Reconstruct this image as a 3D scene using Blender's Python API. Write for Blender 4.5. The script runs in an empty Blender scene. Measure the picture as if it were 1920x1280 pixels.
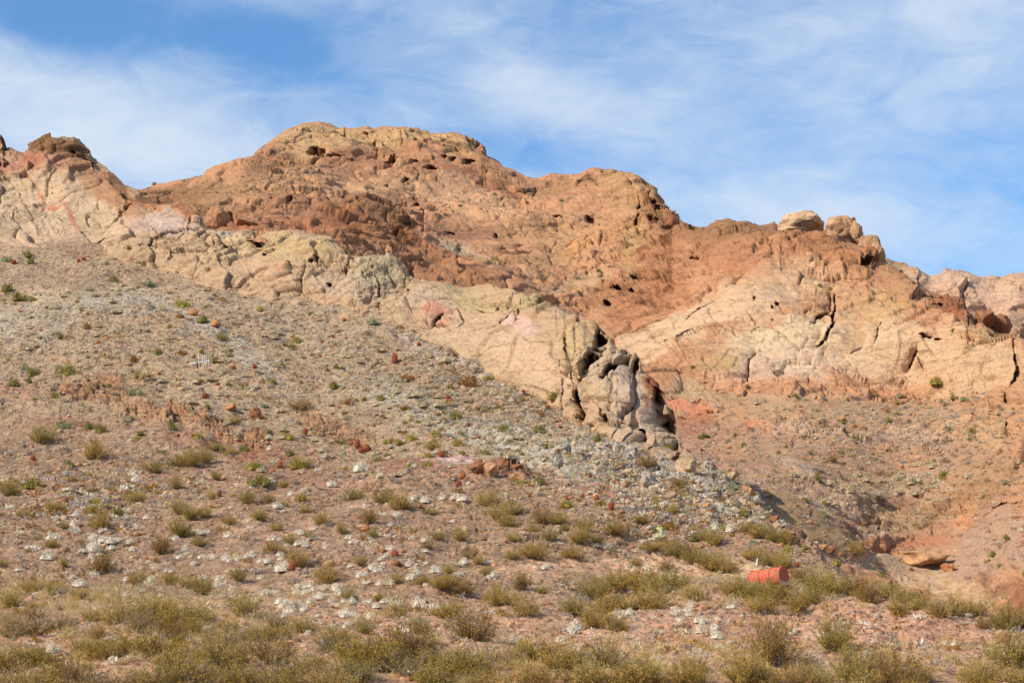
import bpy, math, random
import numpy as np
from mathutils import Vector, Matrix, Euler
scene = bpy.context.scene
col = scene.collection
R = random.Random(7)
F = 3733.0                      # 70 mm lens on a 1920 px wide frame
HZ = 1330.0                     # image row of eye level
PITCH = math.atan((HZ-640)/F)

# ---------------------------------------------------------------- camera
cam_d = bpy.data.cameras.new('camera'); cam = bpy.data.objects.new('camera', cam_d); col.objects.link(cam)
cam_d.lens = 70; cam_d.sensor_width = 36; cam_d.clip_start = 0.5; cam_d.clip_end = 20000
cam.location = (0, 0, 0); cam.rotation_euler = (math.radians(90)+PITCH, 0, 0)
scene.camera = cam
# ---------------------------------------------------------------- light
SUN_AZ = math.radians(31)       # how far the sun stands behind the photographer's left shoulder
SUN_EL = math.radians(37)
to_sun = Vector((-math.cos(SUN_AZ)*math.cos(SUN_EL), -math.sin(SUN_AZ)*math.cos(SUN_EL), math.sin(SUN_EL)))
sl = bpy.data.lights.new('sun', 'SUN'); so = bpy.data.objects.new('sun', sl); col.objects.link(so)
sl.energy = 5.0; sl.angle = math.radians(0.5); sl.color = (1.0, 0.925, 0.79)
so.rotation_euler = to_sun.to_track_quat('Z', 'Y').to_euler(); so.location = (-60, -60, 120)
w = bpy.data.worlds.new('World'); scene.world = w; w.use_nodes = True
nt = w.node_tree; nt.nodes.clear()
def N(t, typ, **kw):
    n = t.nodes.new(typ)
    for k, v in kw.items(): setattr(n, k, v)
    return n
sky = N(nt, 'ShaderNodeTexSky'); sky.sky_type = 'NISHITA'; sky.sun_disc = False
sky.sun_elevation = SUN_EL; sky.sun_rotation = math.atan2(to_sun.x, to_sun.y)
sky.air_density = 1.0; sky.dust_density = 0.2; sky.ozone_density = 2.5; sky.altitude = 800
bg = N(nt, 'ShaderNodeBackground'); bg.inputs[1].default_value = 0.078
wo = N(nt, 'ShaderNodeOutputWorld')
tc = N(nt, 'ShaderNodeTexCoord')
def math_n(t, op, a, b=None, c=None, clamp=False):
    n = N(t, 'ShaderNodeMath', operation=op); n.use_clamp = clamp
    for i, v in enumerate((a, b, c)):
        if v is None: continue
        if isinstance(v, (int, float)): n.inputs[i].default_value = v
        else: t.links.new(v, n.inputs[i])
    return n.outputs[0]
def maprange(t, v, a, b, c=0.0, d=1.0, smooth=True):
    n = N(t, 'ShaderNodeMapRange'); n.interpolation_type = 'SMOOTHSTEP' if smooth else 'LINEAR'
    t.links.new(v, n.inputs['Value']); n.inputs['From Min'].default_value = a; n.inputs['From Max'].default_value = b
    n.inputs['To Min'].default_value = c; n.inputs['To Max'].default_value = d
    return n.outputs[0]
sep = N(nt, 'ShaderNodeSeparateXYZ'); nt.links.new(tc.outputs['Generated'], sep.inputs[0])
az = math_n(nt, 'ARCTAN2', sep.outputs[0], sep.outputs[1])          # 0 straight ahead, radians
el = math_n(nt, 'ARCSINE', sep.outputs[2])
cmb = N(nt, 'ShaderNodeCombineXYZ')
nt.links.new(az, cmb.inputs[0]); nt.links.new(el, cmb.inputs[1])
def wnoise(scale, sx, sy, rot, detail=7, rough=.55, dist=.4, off=(0, 0, 0)):
    mp = N(nt, 'ShaderNodeMapping'); mp.inputs['Scale'].default_value = (sx, sy, 1)
    mp.inputs['Rotation'].default_value = (0, 0, rot); mp.inputs['Location'].default_value = off
    nt.links.new(cmb.outputs[0], mp.inputs[0])
    n = N(nt, 'ShaderNodeTexNoise'); n.inputs['Scale'].default_value = scale; n.inputs['Detail'].default_value = detail
    n.inputs['Roughness'].default_value = rough; n.inputs['Distortion'].default_value = dist
    nt.links.new(mp.outputs[0], n.inputs['Vector']); return n.outputs['Fac']
def cloudbank(cpx, cpy, rx, ry, rot):                                # a cloud bank centred on a bearing
    mp = N(nt, 'ShaderNodeMapping'); mp.vector_type = 'TEXTURE'
    mp.inputs['Location'].default_value = (math.atan((cpx-960)/F), math.atan((HZ-cpy)/F), 0)
    mp.inputs['Rotation'].default_value = (0, 0, math.radians(rot)); mp.inputs['Scale'].default_value = (rx/F, ry/F, 1)
    nt.links.new(cmb.outputs[0], mp.inputs[0])
    ln = N(nt, 'ShaderNodeVectorMath', operation='LENGTH'); nt.links.new(mp.outputs[0], ln.inputs[0])
    return maprange(nt, ln.outputs['Value'], 1.0, 0.15)
n1 = wnoise(9, 1, 2.6, math.radians(-14), off=(1.3, .4, 0))
n2 = wnoise(26, 1, 2.2, math.radians(20), detail=8, rough=.62, dist=.8, off=(3.1, .7, 0))
base = math_n(nt, 'ADD', math_n(nt, 'MULTIPLY', n1, .5), math_n(nt, 'MULTIPLY', n2, .5))
acc = math_n(nt, 'ADD', math_n(nt, 'MULTIPLY', base, .62), .19)
for (cx, cy, rx, ry, ro, k) in [(120, 240, 560, 170, -12, .19), (700, 330, 500, 120, -5, .12), (900, 60, 260, 150, -35, .06),
                                (1750, 60, 750, 230, 10, .10), (1150, 190, 420, 90, -12, .11), (1500, 400, 600, 130, -8, .14),
                                (150, 30, 300, 90, -5, -.16), (480, 60, 290, 95, -15, -.18), (80, 40, 260, 80, 10, -.10),
                                (960, 265, 260, 60, -8, -.10), (1350, 260, 420, 70, -10, -.02)]:
    acc = math_n(nt, 'ADD', acc, math_n(nt, 'MULTIPLY', cloudbank(cx, cy, rx, ry, ro), k))
mask = maprange(nt, acc, .30, .84, 0.06, .92)
mx = N(nt, 'ShaderNodeMix', data_type='RGBA'); nt.links.new(mask, mx.inputs['Factor'])
tint = N(nt, 'ShaderNodeMix', data_type='RGBA', blend_type='MULTIPLY'); tint.inputs['Factor'].default_value = 1
nt.links.new(sky.outputs[0], tint.inputs['A']); tint.inputs['B'].default_value = (.84, 1.50, 1.92, 1)
nt.links.new(tint.outputs['Result'], mx.inputs['A'])
mx.inputs['B'].default_value = (7.9, 8.9, 10.1, 1)
nt.links.new(mx.outputs['Result'], bg.inputs[0]); nt.links.new(bg.outputs[0], wo.inputs[0])
vs = scene.view_settings; vs.view_transform = 'Standard'; vs.look = 'None'; vs.exposure = 0.26; vs.gamma = 1; vs.use_curve_mapping = False

# ---------------------------------------------------------------- helpers
def tag(o, label=None, cat=None, group=None, kind=None):
    if label: o['label'] = label
    if cat: o['category'] = cat
    if group: o['group'] = group
    if kind: o['kind'] = kind
    return o
def unproj(px, py, D):
    a = (px-960)/F; b = (640-py)/F
    cy = math.cos(PITCH) - math.sin(PITCH)*b; cz = math.sin(PITCH) + math.cos(PITCH)*b
    return np.stack([a/cy*D, D+0*px, cz/cy*D], -1)
def to_px(p):
    x, y, z = p; c, s = math.cos(PITCH), math.sin(PITCH)
    d = y*c+z*s; u = -y*s+z*c
    return 960+F*x/d, 640-F*u/d
def lin(c):
    return tuple(((v/255)/12.92 if v/255 <= .04045 else ((v/255+.055)/1.055)**2.4) for v in c)
rng = np.random.RandomState(11)
TV = rng.rand(64, 64, 64).astype(np.float32)*2-1
TR = rng.rand(32, 32, 32, 4).astype(np.float32)
def vnoise(p):
    i = np.floor(p).astype(np.int32); f = (p-i).astype(np.float32); f = f*f*f*(f*(f*6-15)+10)
    i0 = i & 63; i1 = (i+1) & 63
    x0, y0, z0 = i0[:, 0], i0[:, 1], i0[:, 2]; x1, y1, z1 = i1[:, 0], i1[:, 1], i1[:, 2]
    fx, fy, fz = f[:, 0], f[:, 1], f[:, 2]
    a = TV[x0, y0, z0]*(1-fx)+TV[x1, y0, z0]*fx; b = TV[x0, y1, z0]*(1-fx)+TV[x1, y1, z0]*fx
    c = TV[x0, y0, z1]*(1-fx)+TV[x1, y0, z1]*fx; d = TV[x0, y1, z1]*(1-fx)+TV[x1, y1, z1]*fx
    return (a*(1-fy)+b*fy)*(1-fz)+(c*(1-fy)+d*fy)*fz
ROT = np.array(Euler((.7, .5, .9)).to_matrix(), dtype=np.float32)
def fbm(p, oct=4, gain=.5, ridged=False):
    p = (p.astype(np.float32) @ ROT.T).astype(np.float32)+3.3; s = np.zeros(len(p), np.float32); a = 1.0; t = 0
    for o in range(oct):
        v = vnoise(p)
        if ridged: v = 1-2*np.abs(v)
        s += a*v; t += a; a *= gain; p = p @ ROT.T*2.03+7.7
    return s/t
def worley(p):                  # distances to the two nearest cells, a random number and a facet tilt
    i = np.floor(p).astype(np.int32); n = len(p)
    f1 = np.full(n, 9, np.float32); f2 = np.full(n, 9, np.float32); rr = np.zeros(n, np.float32); tl = np.zeros(n, np.float32)
    for dx in (-1, 0, 1):
        for dy in (-1, 0, 1):
            for dz in (-1, 0, 1):
                c = i+np.array([dx, dy, dz]); t = TR[c[:, 0] & 31, c[:, 1] & 31, c[:, 2] & 31]
                v = p-(c+t[:, :3]); d = np.sqrt((v*v).sum(1))
                m = d < f1
                f2 = np.where(m, f1, np.minimum(f2, d)); f1 = np.where(m, d, f1)
                rr = np.where(m, t[:, 3], rr)
                q = (v*(t[:, [3, 0, 1]]-.5)).sum(1)*2
                tl = np.where(m, q, tl)
    return f1, f2, rr, tl
def sstep(x, a, b):
    t = np.clip((x-a)/(b-a), 0, 1); return t*t*(3-2*t)
DIP = np.array(Euler((math.radians(20), math.radians(28), math.radians(15))).to_matrix(), dtype=np.float32)
def rock(P, s, crack=1.0, blocky=1.0):
    q = (P @ DIP).astype(np.float32)
    wv = np.stack([fbm(P/(3*s)+k*9.1, 2) for k in range(3)], -1)
    qs = q*np.array([.75, .75, 1.45], np.float32)
    d = fbm(qs/(7*s), 4, .5)*1.5*s
    f1, f2, r, t = worley(qs/(3.2*s)+wv*.45)
    d += blocky*(r*.36+t*.5)*s
    d -= crack*.5*s*np.exp(-(f2-f1)/.035)*sstep(r, .25, .75)
    brk = .25+1.0*sstep(fbm(P/(4.5*s)+61, 3), -.12, .28)
    f1, f2, r, t = worley(qs/(1.05*s)+wv*.6+5.5)
    d += blocky*brk*(r*.16+t*.30)*s
    d -= crack*brk*.22*s*np.exp(-(f2-f1)/.06)*sstep(r, .3, .8)
    f1, f2, r, t = worley(qs/(.42*s)+wv*.9+2.5)
    d += blocky*brk*(r*.05+t*.11)*s
    d -= crack*brk*.09*s*np.exp(-(f2-f1)/.09)*sstep(r, .2, .7)
    d += (fbm(qs*np.array([.6, .6, 2.2], np.float32)/(.7*s), 4, .62, True))*.10*s
    # bedding ledges, each bed's lower lip proud of the one beneath
    up = P @ np.array([-.42, .05, .9], np.float32)
    for sp, am, sd in ((3.1*s, .46*s, 3), (1.15*s, .20*s, 17)):
        u = up/sp+fbm(P/(5*s)+sd, 3)*1.5+fbm(P/(1.2*s)+sd, 2)*.22; fr = u-np.floor(u)
        patch = sstep(fbm(P/(6*s)+sd*2.3, 2), -.15, .35)
        d += am*patch*(1-fr)*sstep(fr, 0, .15)
    return d-.42*s
class RBF:
    def __init__(self, pts):
        a = np.array(pts, float); self.c = a[:, :2]/400; n = len(a)
        r = np.sqrt(((self.c[:, None]-self.c[None])**2).sum(2)+.06)
        A = np.zeros((n+3, n+3)); A[:n, :n] = r+np.eye(n)*1e-3; A[:n, n] = 1; A[:n, n+1:] = self.c; A[n, :n] = 1; A[n+1:, :n] = self.c.T
        self.w = np.linalg.solve(A, np.concatenate([a[:, 2], [0, 0, 0]]))
    def __call__(self, x, y):
        sh = x.shape; q = np.stack([x.ravel(), y.ravel()], -1)/400; out = self.w[-3]+q @ self.w[-2:]
        for k, c in enumerate(self.c): out = out+self.w[k]*np.sqrt((q[:, 0]-c[0])**2+(q[:, 1]-c[1])**2+.06)
        return out.reshape(sh)
def line(pts):
    a = np.array(pts, float); return lambda x: np.interp(x, a[:, 0], a[:, 1])
def seg_dist(X, Y, pl):         # distance to a polyline, and position along it 0..1
    best = np.full(X.shape, 1e9); tt = np.zeros(X.shape); n = len(pl)-1
    for k in range(n):
        (ax, ay), (bx, by) = pl[k], pl[k+1]; dx, dy = bx-ax, by-ay
        t = np.clip(((X-ax)*dx+(Y-ay)*dy)/(dx*dx+dy*dy+1e-9), 0, 1)
        d = np.hypot(X-ax-t*dx, Y-ay-t*dy); m = d < best; best = np.where(m, d, best); tt = np.where(m, (k+t)/n, tt)
    return best, tt
class Layer: pass
LAYERS = {}
def grid_layer(name, xs, nrows, topf, botf, Df, paint, relief, front=None, back=(14, 40, .35), label=None):
    top = topf(xs); bot = botf(xs)
    t = np.linspace(0, 1, nrows)[:, None]
    X = np.repeat(xs[None], nrows, 0); offs = np.arange(-100, 101, 5.0); gw = np.exp(-(offs/45)**2); gw /= gw.sum(); topS = sum(topf(xs+o)*g for o, g in zip(offs, gw)); botS = sum(botf(xs+o)*g for o, g in zip(offs, gw))
    Y = botS[None]*(1-t)+topS[None]*t+(top-topS)[None]*sstep(t, .55, 1.0)
    P = unproj(X, Y, Df(X, Y, Y-top[None]))
    rowsP, rowsX, rowsY = [P], [X], [Y]
    if front is not None:                       # ground on towards the photographer's feet
        fr = []
        for k in range(40, 0, -1):
            u = (k/40)**1.0; p = P[0].copy(); D0 = P[0, :, 1]; D1 = D0*(1-u)+1.5*u
            p[:, 0] = P[0, :, 0]*(1-u*.55); p[:, 1] = D1-u*12; p[:, 2] = P[0, :, 2]*(1-u)**1.3-1.75*u**.8*(1)
            fr.append(p)
        rowsP.insert(0, np.array(fr)); rowsX.insert(0, np.repeat(X[:1], 40, 0)); rowsY.insert(0, np.repeat(Y[:1], 40, 0)+np.arange(40, 0, -1)[:, None]*8)
    nb, L, sl_ = back
    bk = []
    for k in range(1, nb+1):
        u = (k/nb)**1.7*L; p = P[-1].copy(); p[:, 1] += u; p[:, 0] *= (1+0*u); p[:, 2] -= u*sl_+np.minimum(u*u*.03, u*.5)
        bk.append(p)
    rowsP.append(np.array(bk)); rowsX.append(np.repeat(X[-1:], nb, 0)); rowsY.append(np.repeat(Y[-1:], nb, 0))
    P = np.concatenate(rowsP); X = np.concatenate(rowsX); Y = np.concatenate(rowsY)
    gy, gx = np.gradient(P, axis=(0, 1)); Nn = np.cross(gx, gy); Nn /= np.linalg.norm(Nn, axis=2, keepdims=True)+1e-9
    k0 = 0 if front is None else 40
    if (Nn[k0+nrows//2, :, 2]*1.0-Nn[k0+nrows//2, :, 1]).mean() < 0: Nn = -Nn
    # soften the crest normals
    for _ in range(3): Nn[1:-1] = (Nn[:-2]+Nn[1:-1]+Nn[2:])/3
    Nn /= np.linalg.norm(Nn, axis=2, keepdims=True)+1e-9
    nr, nc = X.shape
    Pf = P.reshape(-1, 3).astype(np.float32); Xf = X.ravel(); Yf = Y.ravel()
    C = paint(Pf, Xf, Yf)                      # r g b rockiness
    dn, dv = relief(Pf, Xf, Yf, C[:, 3])
    inward = np.array([.10, .97, .16])
    nearcrest = sstep(Yf-np.repeat(top[None], nr, 0).ravel(), 0, 16); dn = dn*(.40+.60*nearcrest)-.10*(1-nearcrest)
    dv = dv*(.2+.8*sstep(Yf-np.repeat(top[None], nr, 0).ravel(), 2, 22))
    Q = Pf+Nn.reshape(-1, 3)*dn[:, None]+dv[:, None]*inward
    me = bpy.data.meshes.new(name)
    idx = np.arange(nr*nc).reshape(nr, nc)
    f = np.stack([idx[:-1, :-1], idx[:-1, 1:], idx[1:, 1:], idx[1:, :-1]], -1).reshape(-1, 4)
    me.vertices.add(nr*nc); me.vertices.foreach_set('co', Q.astype(np.float32).ravel())
    me.loops.add(f.size); me.loops.foreach_set('vertex_index', f.ravel().astype(np.int32))
    me.polygons.add(len(f)); me.polygons.foreach_set('loop_start', (np.arange(len(f))*4).astype(np.int32))
    try: me.polygons.foreach_set('loop_total', np.full(len(f), 4, np.int32))
    except Exception: pass
    me.update(calc_edges=True)
    me.polygons.foreach_set('use_smooth', np.ones(len(f), bool))
    at = me.color_attributes.new('Col', 'FLOAT_COLOR', 'POINT'); at.data.foreach_set('color', C.astype(np.float32).ravel())
    ob = bpy.data.objects.new(name, me); col.objects.link(ob); ob['kind'] = 'structure'
    if label: ob['label'] = label
    L_ = Layer(); L_.Q = Q.reshape(nr, nc, 3); L_.xs = xs; L_.top = topf; L_.bot = botf; L_.k0 = k0; L_.nrows = nrows; L_.ob = ob; L_.N = Nn
    LAYERS[name] = L_
    return ob
def on(layer, px, py):          # the point of a terrain sheet seen at (px, py)
    L = LAYERS[layer]; xs = L.xs
    i = int(np.clip(np.searchsorted(xs, px), 1, len(xs)-2))
    if abs(xs[i-1]-px) < abs(xs[i]-px): i -= 1
    best = None
    for dj in (0,):
        t = (py-L.bot(px))/(L.top(px)-L.bot(px)); j = int(round(np.clip(t, 0, 1)*(L.nrows-1)))+L.k0
        for _ in range(5):       # slide along the column until the displaced vertex projects to py
            q = L.Q[j, i]; y = to_px(q)[1]; step = (y-py)/max(.5, (L.bot(px)-L.top(px))/L.nrows)
            j2 = int(np.clip(j+round(step*.8), L.k0, L.k0+L.nrows-1))
            if j2 == j: break
            j = j2
    return Vector([float(v) for v in L.Q[j, i]]), Vector([float(v) for v in L.N[j, i]])
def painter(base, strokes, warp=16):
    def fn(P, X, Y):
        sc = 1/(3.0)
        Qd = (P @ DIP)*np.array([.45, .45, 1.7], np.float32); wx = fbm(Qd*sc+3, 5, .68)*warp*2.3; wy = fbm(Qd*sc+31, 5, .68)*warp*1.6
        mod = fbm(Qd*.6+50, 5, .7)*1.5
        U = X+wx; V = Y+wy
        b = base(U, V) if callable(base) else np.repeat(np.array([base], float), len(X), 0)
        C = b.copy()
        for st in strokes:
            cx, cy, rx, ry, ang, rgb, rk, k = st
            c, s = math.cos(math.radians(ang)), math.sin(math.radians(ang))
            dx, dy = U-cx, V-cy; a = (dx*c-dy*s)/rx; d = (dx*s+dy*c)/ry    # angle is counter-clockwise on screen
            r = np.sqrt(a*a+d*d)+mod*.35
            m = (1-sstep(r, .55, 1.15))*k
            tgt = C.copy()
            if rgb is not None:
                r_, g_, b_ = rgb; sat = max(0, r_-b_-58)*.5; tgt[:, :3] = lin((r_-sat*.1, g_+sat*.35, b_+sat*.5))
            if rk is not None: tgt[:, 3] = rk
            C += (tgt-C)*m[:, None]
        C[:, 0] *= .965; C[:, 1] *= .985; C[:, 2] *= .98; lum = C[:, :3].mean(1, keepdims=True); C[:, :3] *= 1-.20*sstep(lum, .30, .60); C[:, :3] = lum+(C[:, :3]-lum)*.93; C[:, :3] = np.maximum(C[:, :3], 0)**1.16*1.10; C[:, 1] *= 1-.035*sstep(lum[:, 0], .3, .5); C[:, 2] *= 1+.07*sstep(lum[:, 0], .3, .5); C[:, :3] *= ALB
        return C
    return fn
ALB = .84

# ---------------------------------------------------------------- terrain lines (traced ridge and contact lines)
sky_C = line([(-500, 420), (-200, 400), (200, 372), (263, 349), (290, 345), (310, 344), (345, 336), (352, 334), (380, 328), (400, 316), (425, 308), (440, 300), (470, 291),
  (478, 283), (490, 271), (510, 261), (530, 250), (550, 240), (570, 231), (600, 227), (620, 230), (633, 238), (665, 240), (690, 236), (700, 240), (710, 237),
  (740, 236), (780, 237), (800, 243), (810, 247), (850, 244), (865, 247), (885, 255), (900, 265), (905, 280), (912, 292), (930, 300), (945, 314), (965, 319),
  (985, 328), (1000, 331), (1010, 331), (1025, 322), (1045, 321), (1065, 325), (1080, 323), (1100, 312), (1115, 310), (1130, 316), (1160, 323), (1180, 330),
  (1205, 345), (1225, 357), (1240, 375), (1252, 398), (1262, 424), (1290, 430), (1325, 430), (1345, 417), (1365, 412), (1380, 418), (1400, 414), (1425, 419), (1440, 417),
  (1452, 411), (1462, 419), (1466, 430), (1480, 430), (1510, 425), (1530, 430), (1550, 440), (1565, 438), (1590, 447), (1605, 452), (1625, 462), (1633, 480),
  (1640, 495), (1665, 497), (1690, 508), (1710, 525), (1725, 535), (1745, 541), (1775, 546), (1800, 552), (1812, 562), (1815, 582), (1825, 596), (1840, 602),
  (1870, 612), (1900, 617), (1915, 621), (1925, 640), (2100, 640), (2400, 660)])
sky_D = line([(1300, 460), (1400, 440), (1463, 430), (1490, 428), (1520, 426), (1545, 430), (1613, 440), (1640, 455), (1656, 480), (1680, 486), (1695, 489), (1710, 490),
  (1725, 494), (1735, 506), (1745, 512), (1755, 509), (1775, 502), (1790, 501), (1815, 507), (1830, 516), (1840, 519), (1855, 515), (1880, 521), (1900, 518), (1920, 517), (2100, 525), (2400, 560)])
top_B = line([(-500, 330), (-200, 290), (-12, 268), (-8, 250), (0, 246), (6, 250), (10, 264), (25, 268), (45, 278), (50, 262), (80, 250), (95, 245), (105, 250), (120, 247), (140, 250), (155, 262),
  (172, 275), (180, 290), (190, 298), (205, 308), (220, 325), (235, 338), (262, 350), (275, 357), (300, 360), (305, 366), (330, 368), (350, 376), (358, 386),
  (365, 400), (372, 417), (385, 426), (405, 433), (440, 433), (472, 431), (480, 440), (500, 435), (520, 434), (560, 434), (590, 440), (620, 443), (635, 458),
  (648, 474), (655, 486), (662, 482), (700, 476), (730, 475), (745, 482), (758, 495), (768, 508), (780, 513), (800, 515), (830, 522), (860, 530), (880, 528), (900, 522),
  (930, 520), (945, 528), (960, 530), (985, 540), (1005, 550), (1010, 560), (1030, 567), (1045, 572), (1060, 580), (1075, 588), (1085, 599), (1095, 601), (1108, 605),
  (1118, 615), (1135, 632), (1150, 645), (1165, 660), (1178, 672), (1190, 680), (1205, 695), (1218, 708), (1224, 720), (1232, 740), (1240, 765), (1250, 785),
  (1258, 805), (1262, 825), (1268, 838), (1285, 846), (1300, 862), (1320, 880), (1360, 930)])
contact = line([(-500, 500), (-100, 478), (0, 470), (100, 475), (200, 470), (260, 478), (330, 495), (400, 520), (480, 540), (550, 560), (620, 572), (700, 585), (760, 605), (800, 625), (850, 650),
  (900, 680), (950, 705), (1000, 730), (1050, 755), (1100, 782), (1150, 808), (1200, 838), (1250, 866), (1290, 882), (1320, 890)])
topA_pts = [(x, float(contact(x))-26) for x in (-500, -200, 0, 100, 200, 260, 330, 400, 480, 550, 620, 700, 760, 800, 850, 900, 950, 1000, 1050, 1100, 1150, 1200)]
topA = line(topA_pts+[(1240, 845), (1270, 862), (1290, 866), (1300, 866), (1312, 874), (1330, 872), (1345, 878), (1362, 882), (1380, 893), (1400, 902), (1410, 918), (1425, 928), (1450, 962),
  (1465, 968), (1480, 987), (1510, 1012), (1530, 1022), (1550, 1040), (1572, 1050), (1590, 1067), (1640, 1088), (1700, 1112), (1760, 1127), (1800, 1137), (1850, 1150), (1920, 1165), (2200, 1190), (2500, 1200)])
A1 = line([(-2000, 260), (380, 116), (470, 105.5), (545, 98.5), (605, 94), (680, 87.5), (755, 82), (835, 75), (880, 71), (950, 66), (1000, 62), (1100, 54), (1200, 47), (1280, 42), (1300, 41)])
mound = line([(-500, 1215), (1020, 1215), (1085, 1200), (1130, 1168), (1180, 1150), (1240, 1135), (1300, 1122), (1420, 1118), (1560, 1130), (1700, 1142), (1920, 1172), (2400, 1200)])
def D_A(X, Y, s):
    d = A1(Y) + np.maximum(0, contact(X)-Y)*np.where(X < 1240, .10, 0)
    mw = sstep(X, 1000, 1180); d = d+mw*3.0*sstep(mound(X)-Y, 0, 30)-mw*3.0*sstep(mound(X)-Y, 40, 230)
    bench = 900+30*np.sin(X/170.)+(X-600)*.05
    d = d+1.0*sstep(bench-Y, 0, 20)-1.0*sstep(bench-Y, 30, 150)
    return d+np.where(X > 1240, 2.2, 0)*np.exp(-np.maximum(s, 0)/7)
rb_B = RBF([(-400, 300, 116), (-400, 500, 109), (0, 270, 116), (0, 470, 105.5), (95, 250, 116), (250, 352, 111), (250, 478, 104.8), (120, 400, 109.5), (400, 433, 106), (400, 520, 100.6), (500, 435, 104.2),
  (500, 545, 98.4), (620, 443, 102), (620, 572, 96), (750, 482, 98.5), (760, 605, 93.6), (900, 525, 93.5), (900, 680, 87), (1000, 552, 89), (1050, 755, 81.6), (1100, 605, 84.2), (1100, 700, 80.5),
  (1200, 838, 75), (1200, 692, 79.5), (1260, 830, 76.3), (1240, 765, 78), (1290, 882, 71.5)])
def D_B(X, Y, s):
    yy = np.minimum(Y, contact(X)+6)
    d = rb_B(X, yy)
    return d+2.0*np.exp(-np.maximum(s, 0)/9)+(.9*np.sin(X/33.)*np.cos(X/71.))*.5
rb_C = RBF([(1700, 1150, 80), (1700, 1080, 85), (1700, 1000, 92), (1700, 900, 100), (1700, 800, 109), (1700, 740, 115), (1700, 600, 120), (1700, 530, 126),
  (1920, 1150, 70), (1920, 1000, 82), (1920, 900, 92), (1920, 780, 105), (1920, 640, 113), (1400, 1000, 78), (1400, 940, 84), (1400, 900, 91), (1500, 1000, 80), (1400, 800, 109), (1400, 715, 117), (1400, 600, 124), (1400, 500, 133),
  (1450, 420, 146), (1250, 850, 106), (1250, 710, 118), (1250, 600, 129), (1260, 440, 152), (1150, 650, 127), (1050, 560, 138), (1050, 400, 166), (1000, 335, 180), (1150, 320, 178), (900, 520, 132), (800, 500, 130),
  (800, 400, 156), (800, 300, 180), (800, 240, 192), (600, 430, 124), (600, 350, 154), (600, 232, 190), (400, 440, 118), (400, 320, 158), (300, 345, 160), (200, 400, 135), (-300, 420, 140), (2300, 1150, 60), (2300, 650, 105), (1550, 1150, 70), (1250, 1000, 84)])
def D_C(X, Y, s):
    return rb_C(X, Y)+4.0*np.exp(-np.maximum(s, 0)/9)
def D_D(X, Y, s):
    return 172+4*np.exp(-np.maximum(s, 0)/10)-(Y-480)*.05+1.2*np.cos(X/23.)*np.cos((X+Y)/47.)

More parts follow.
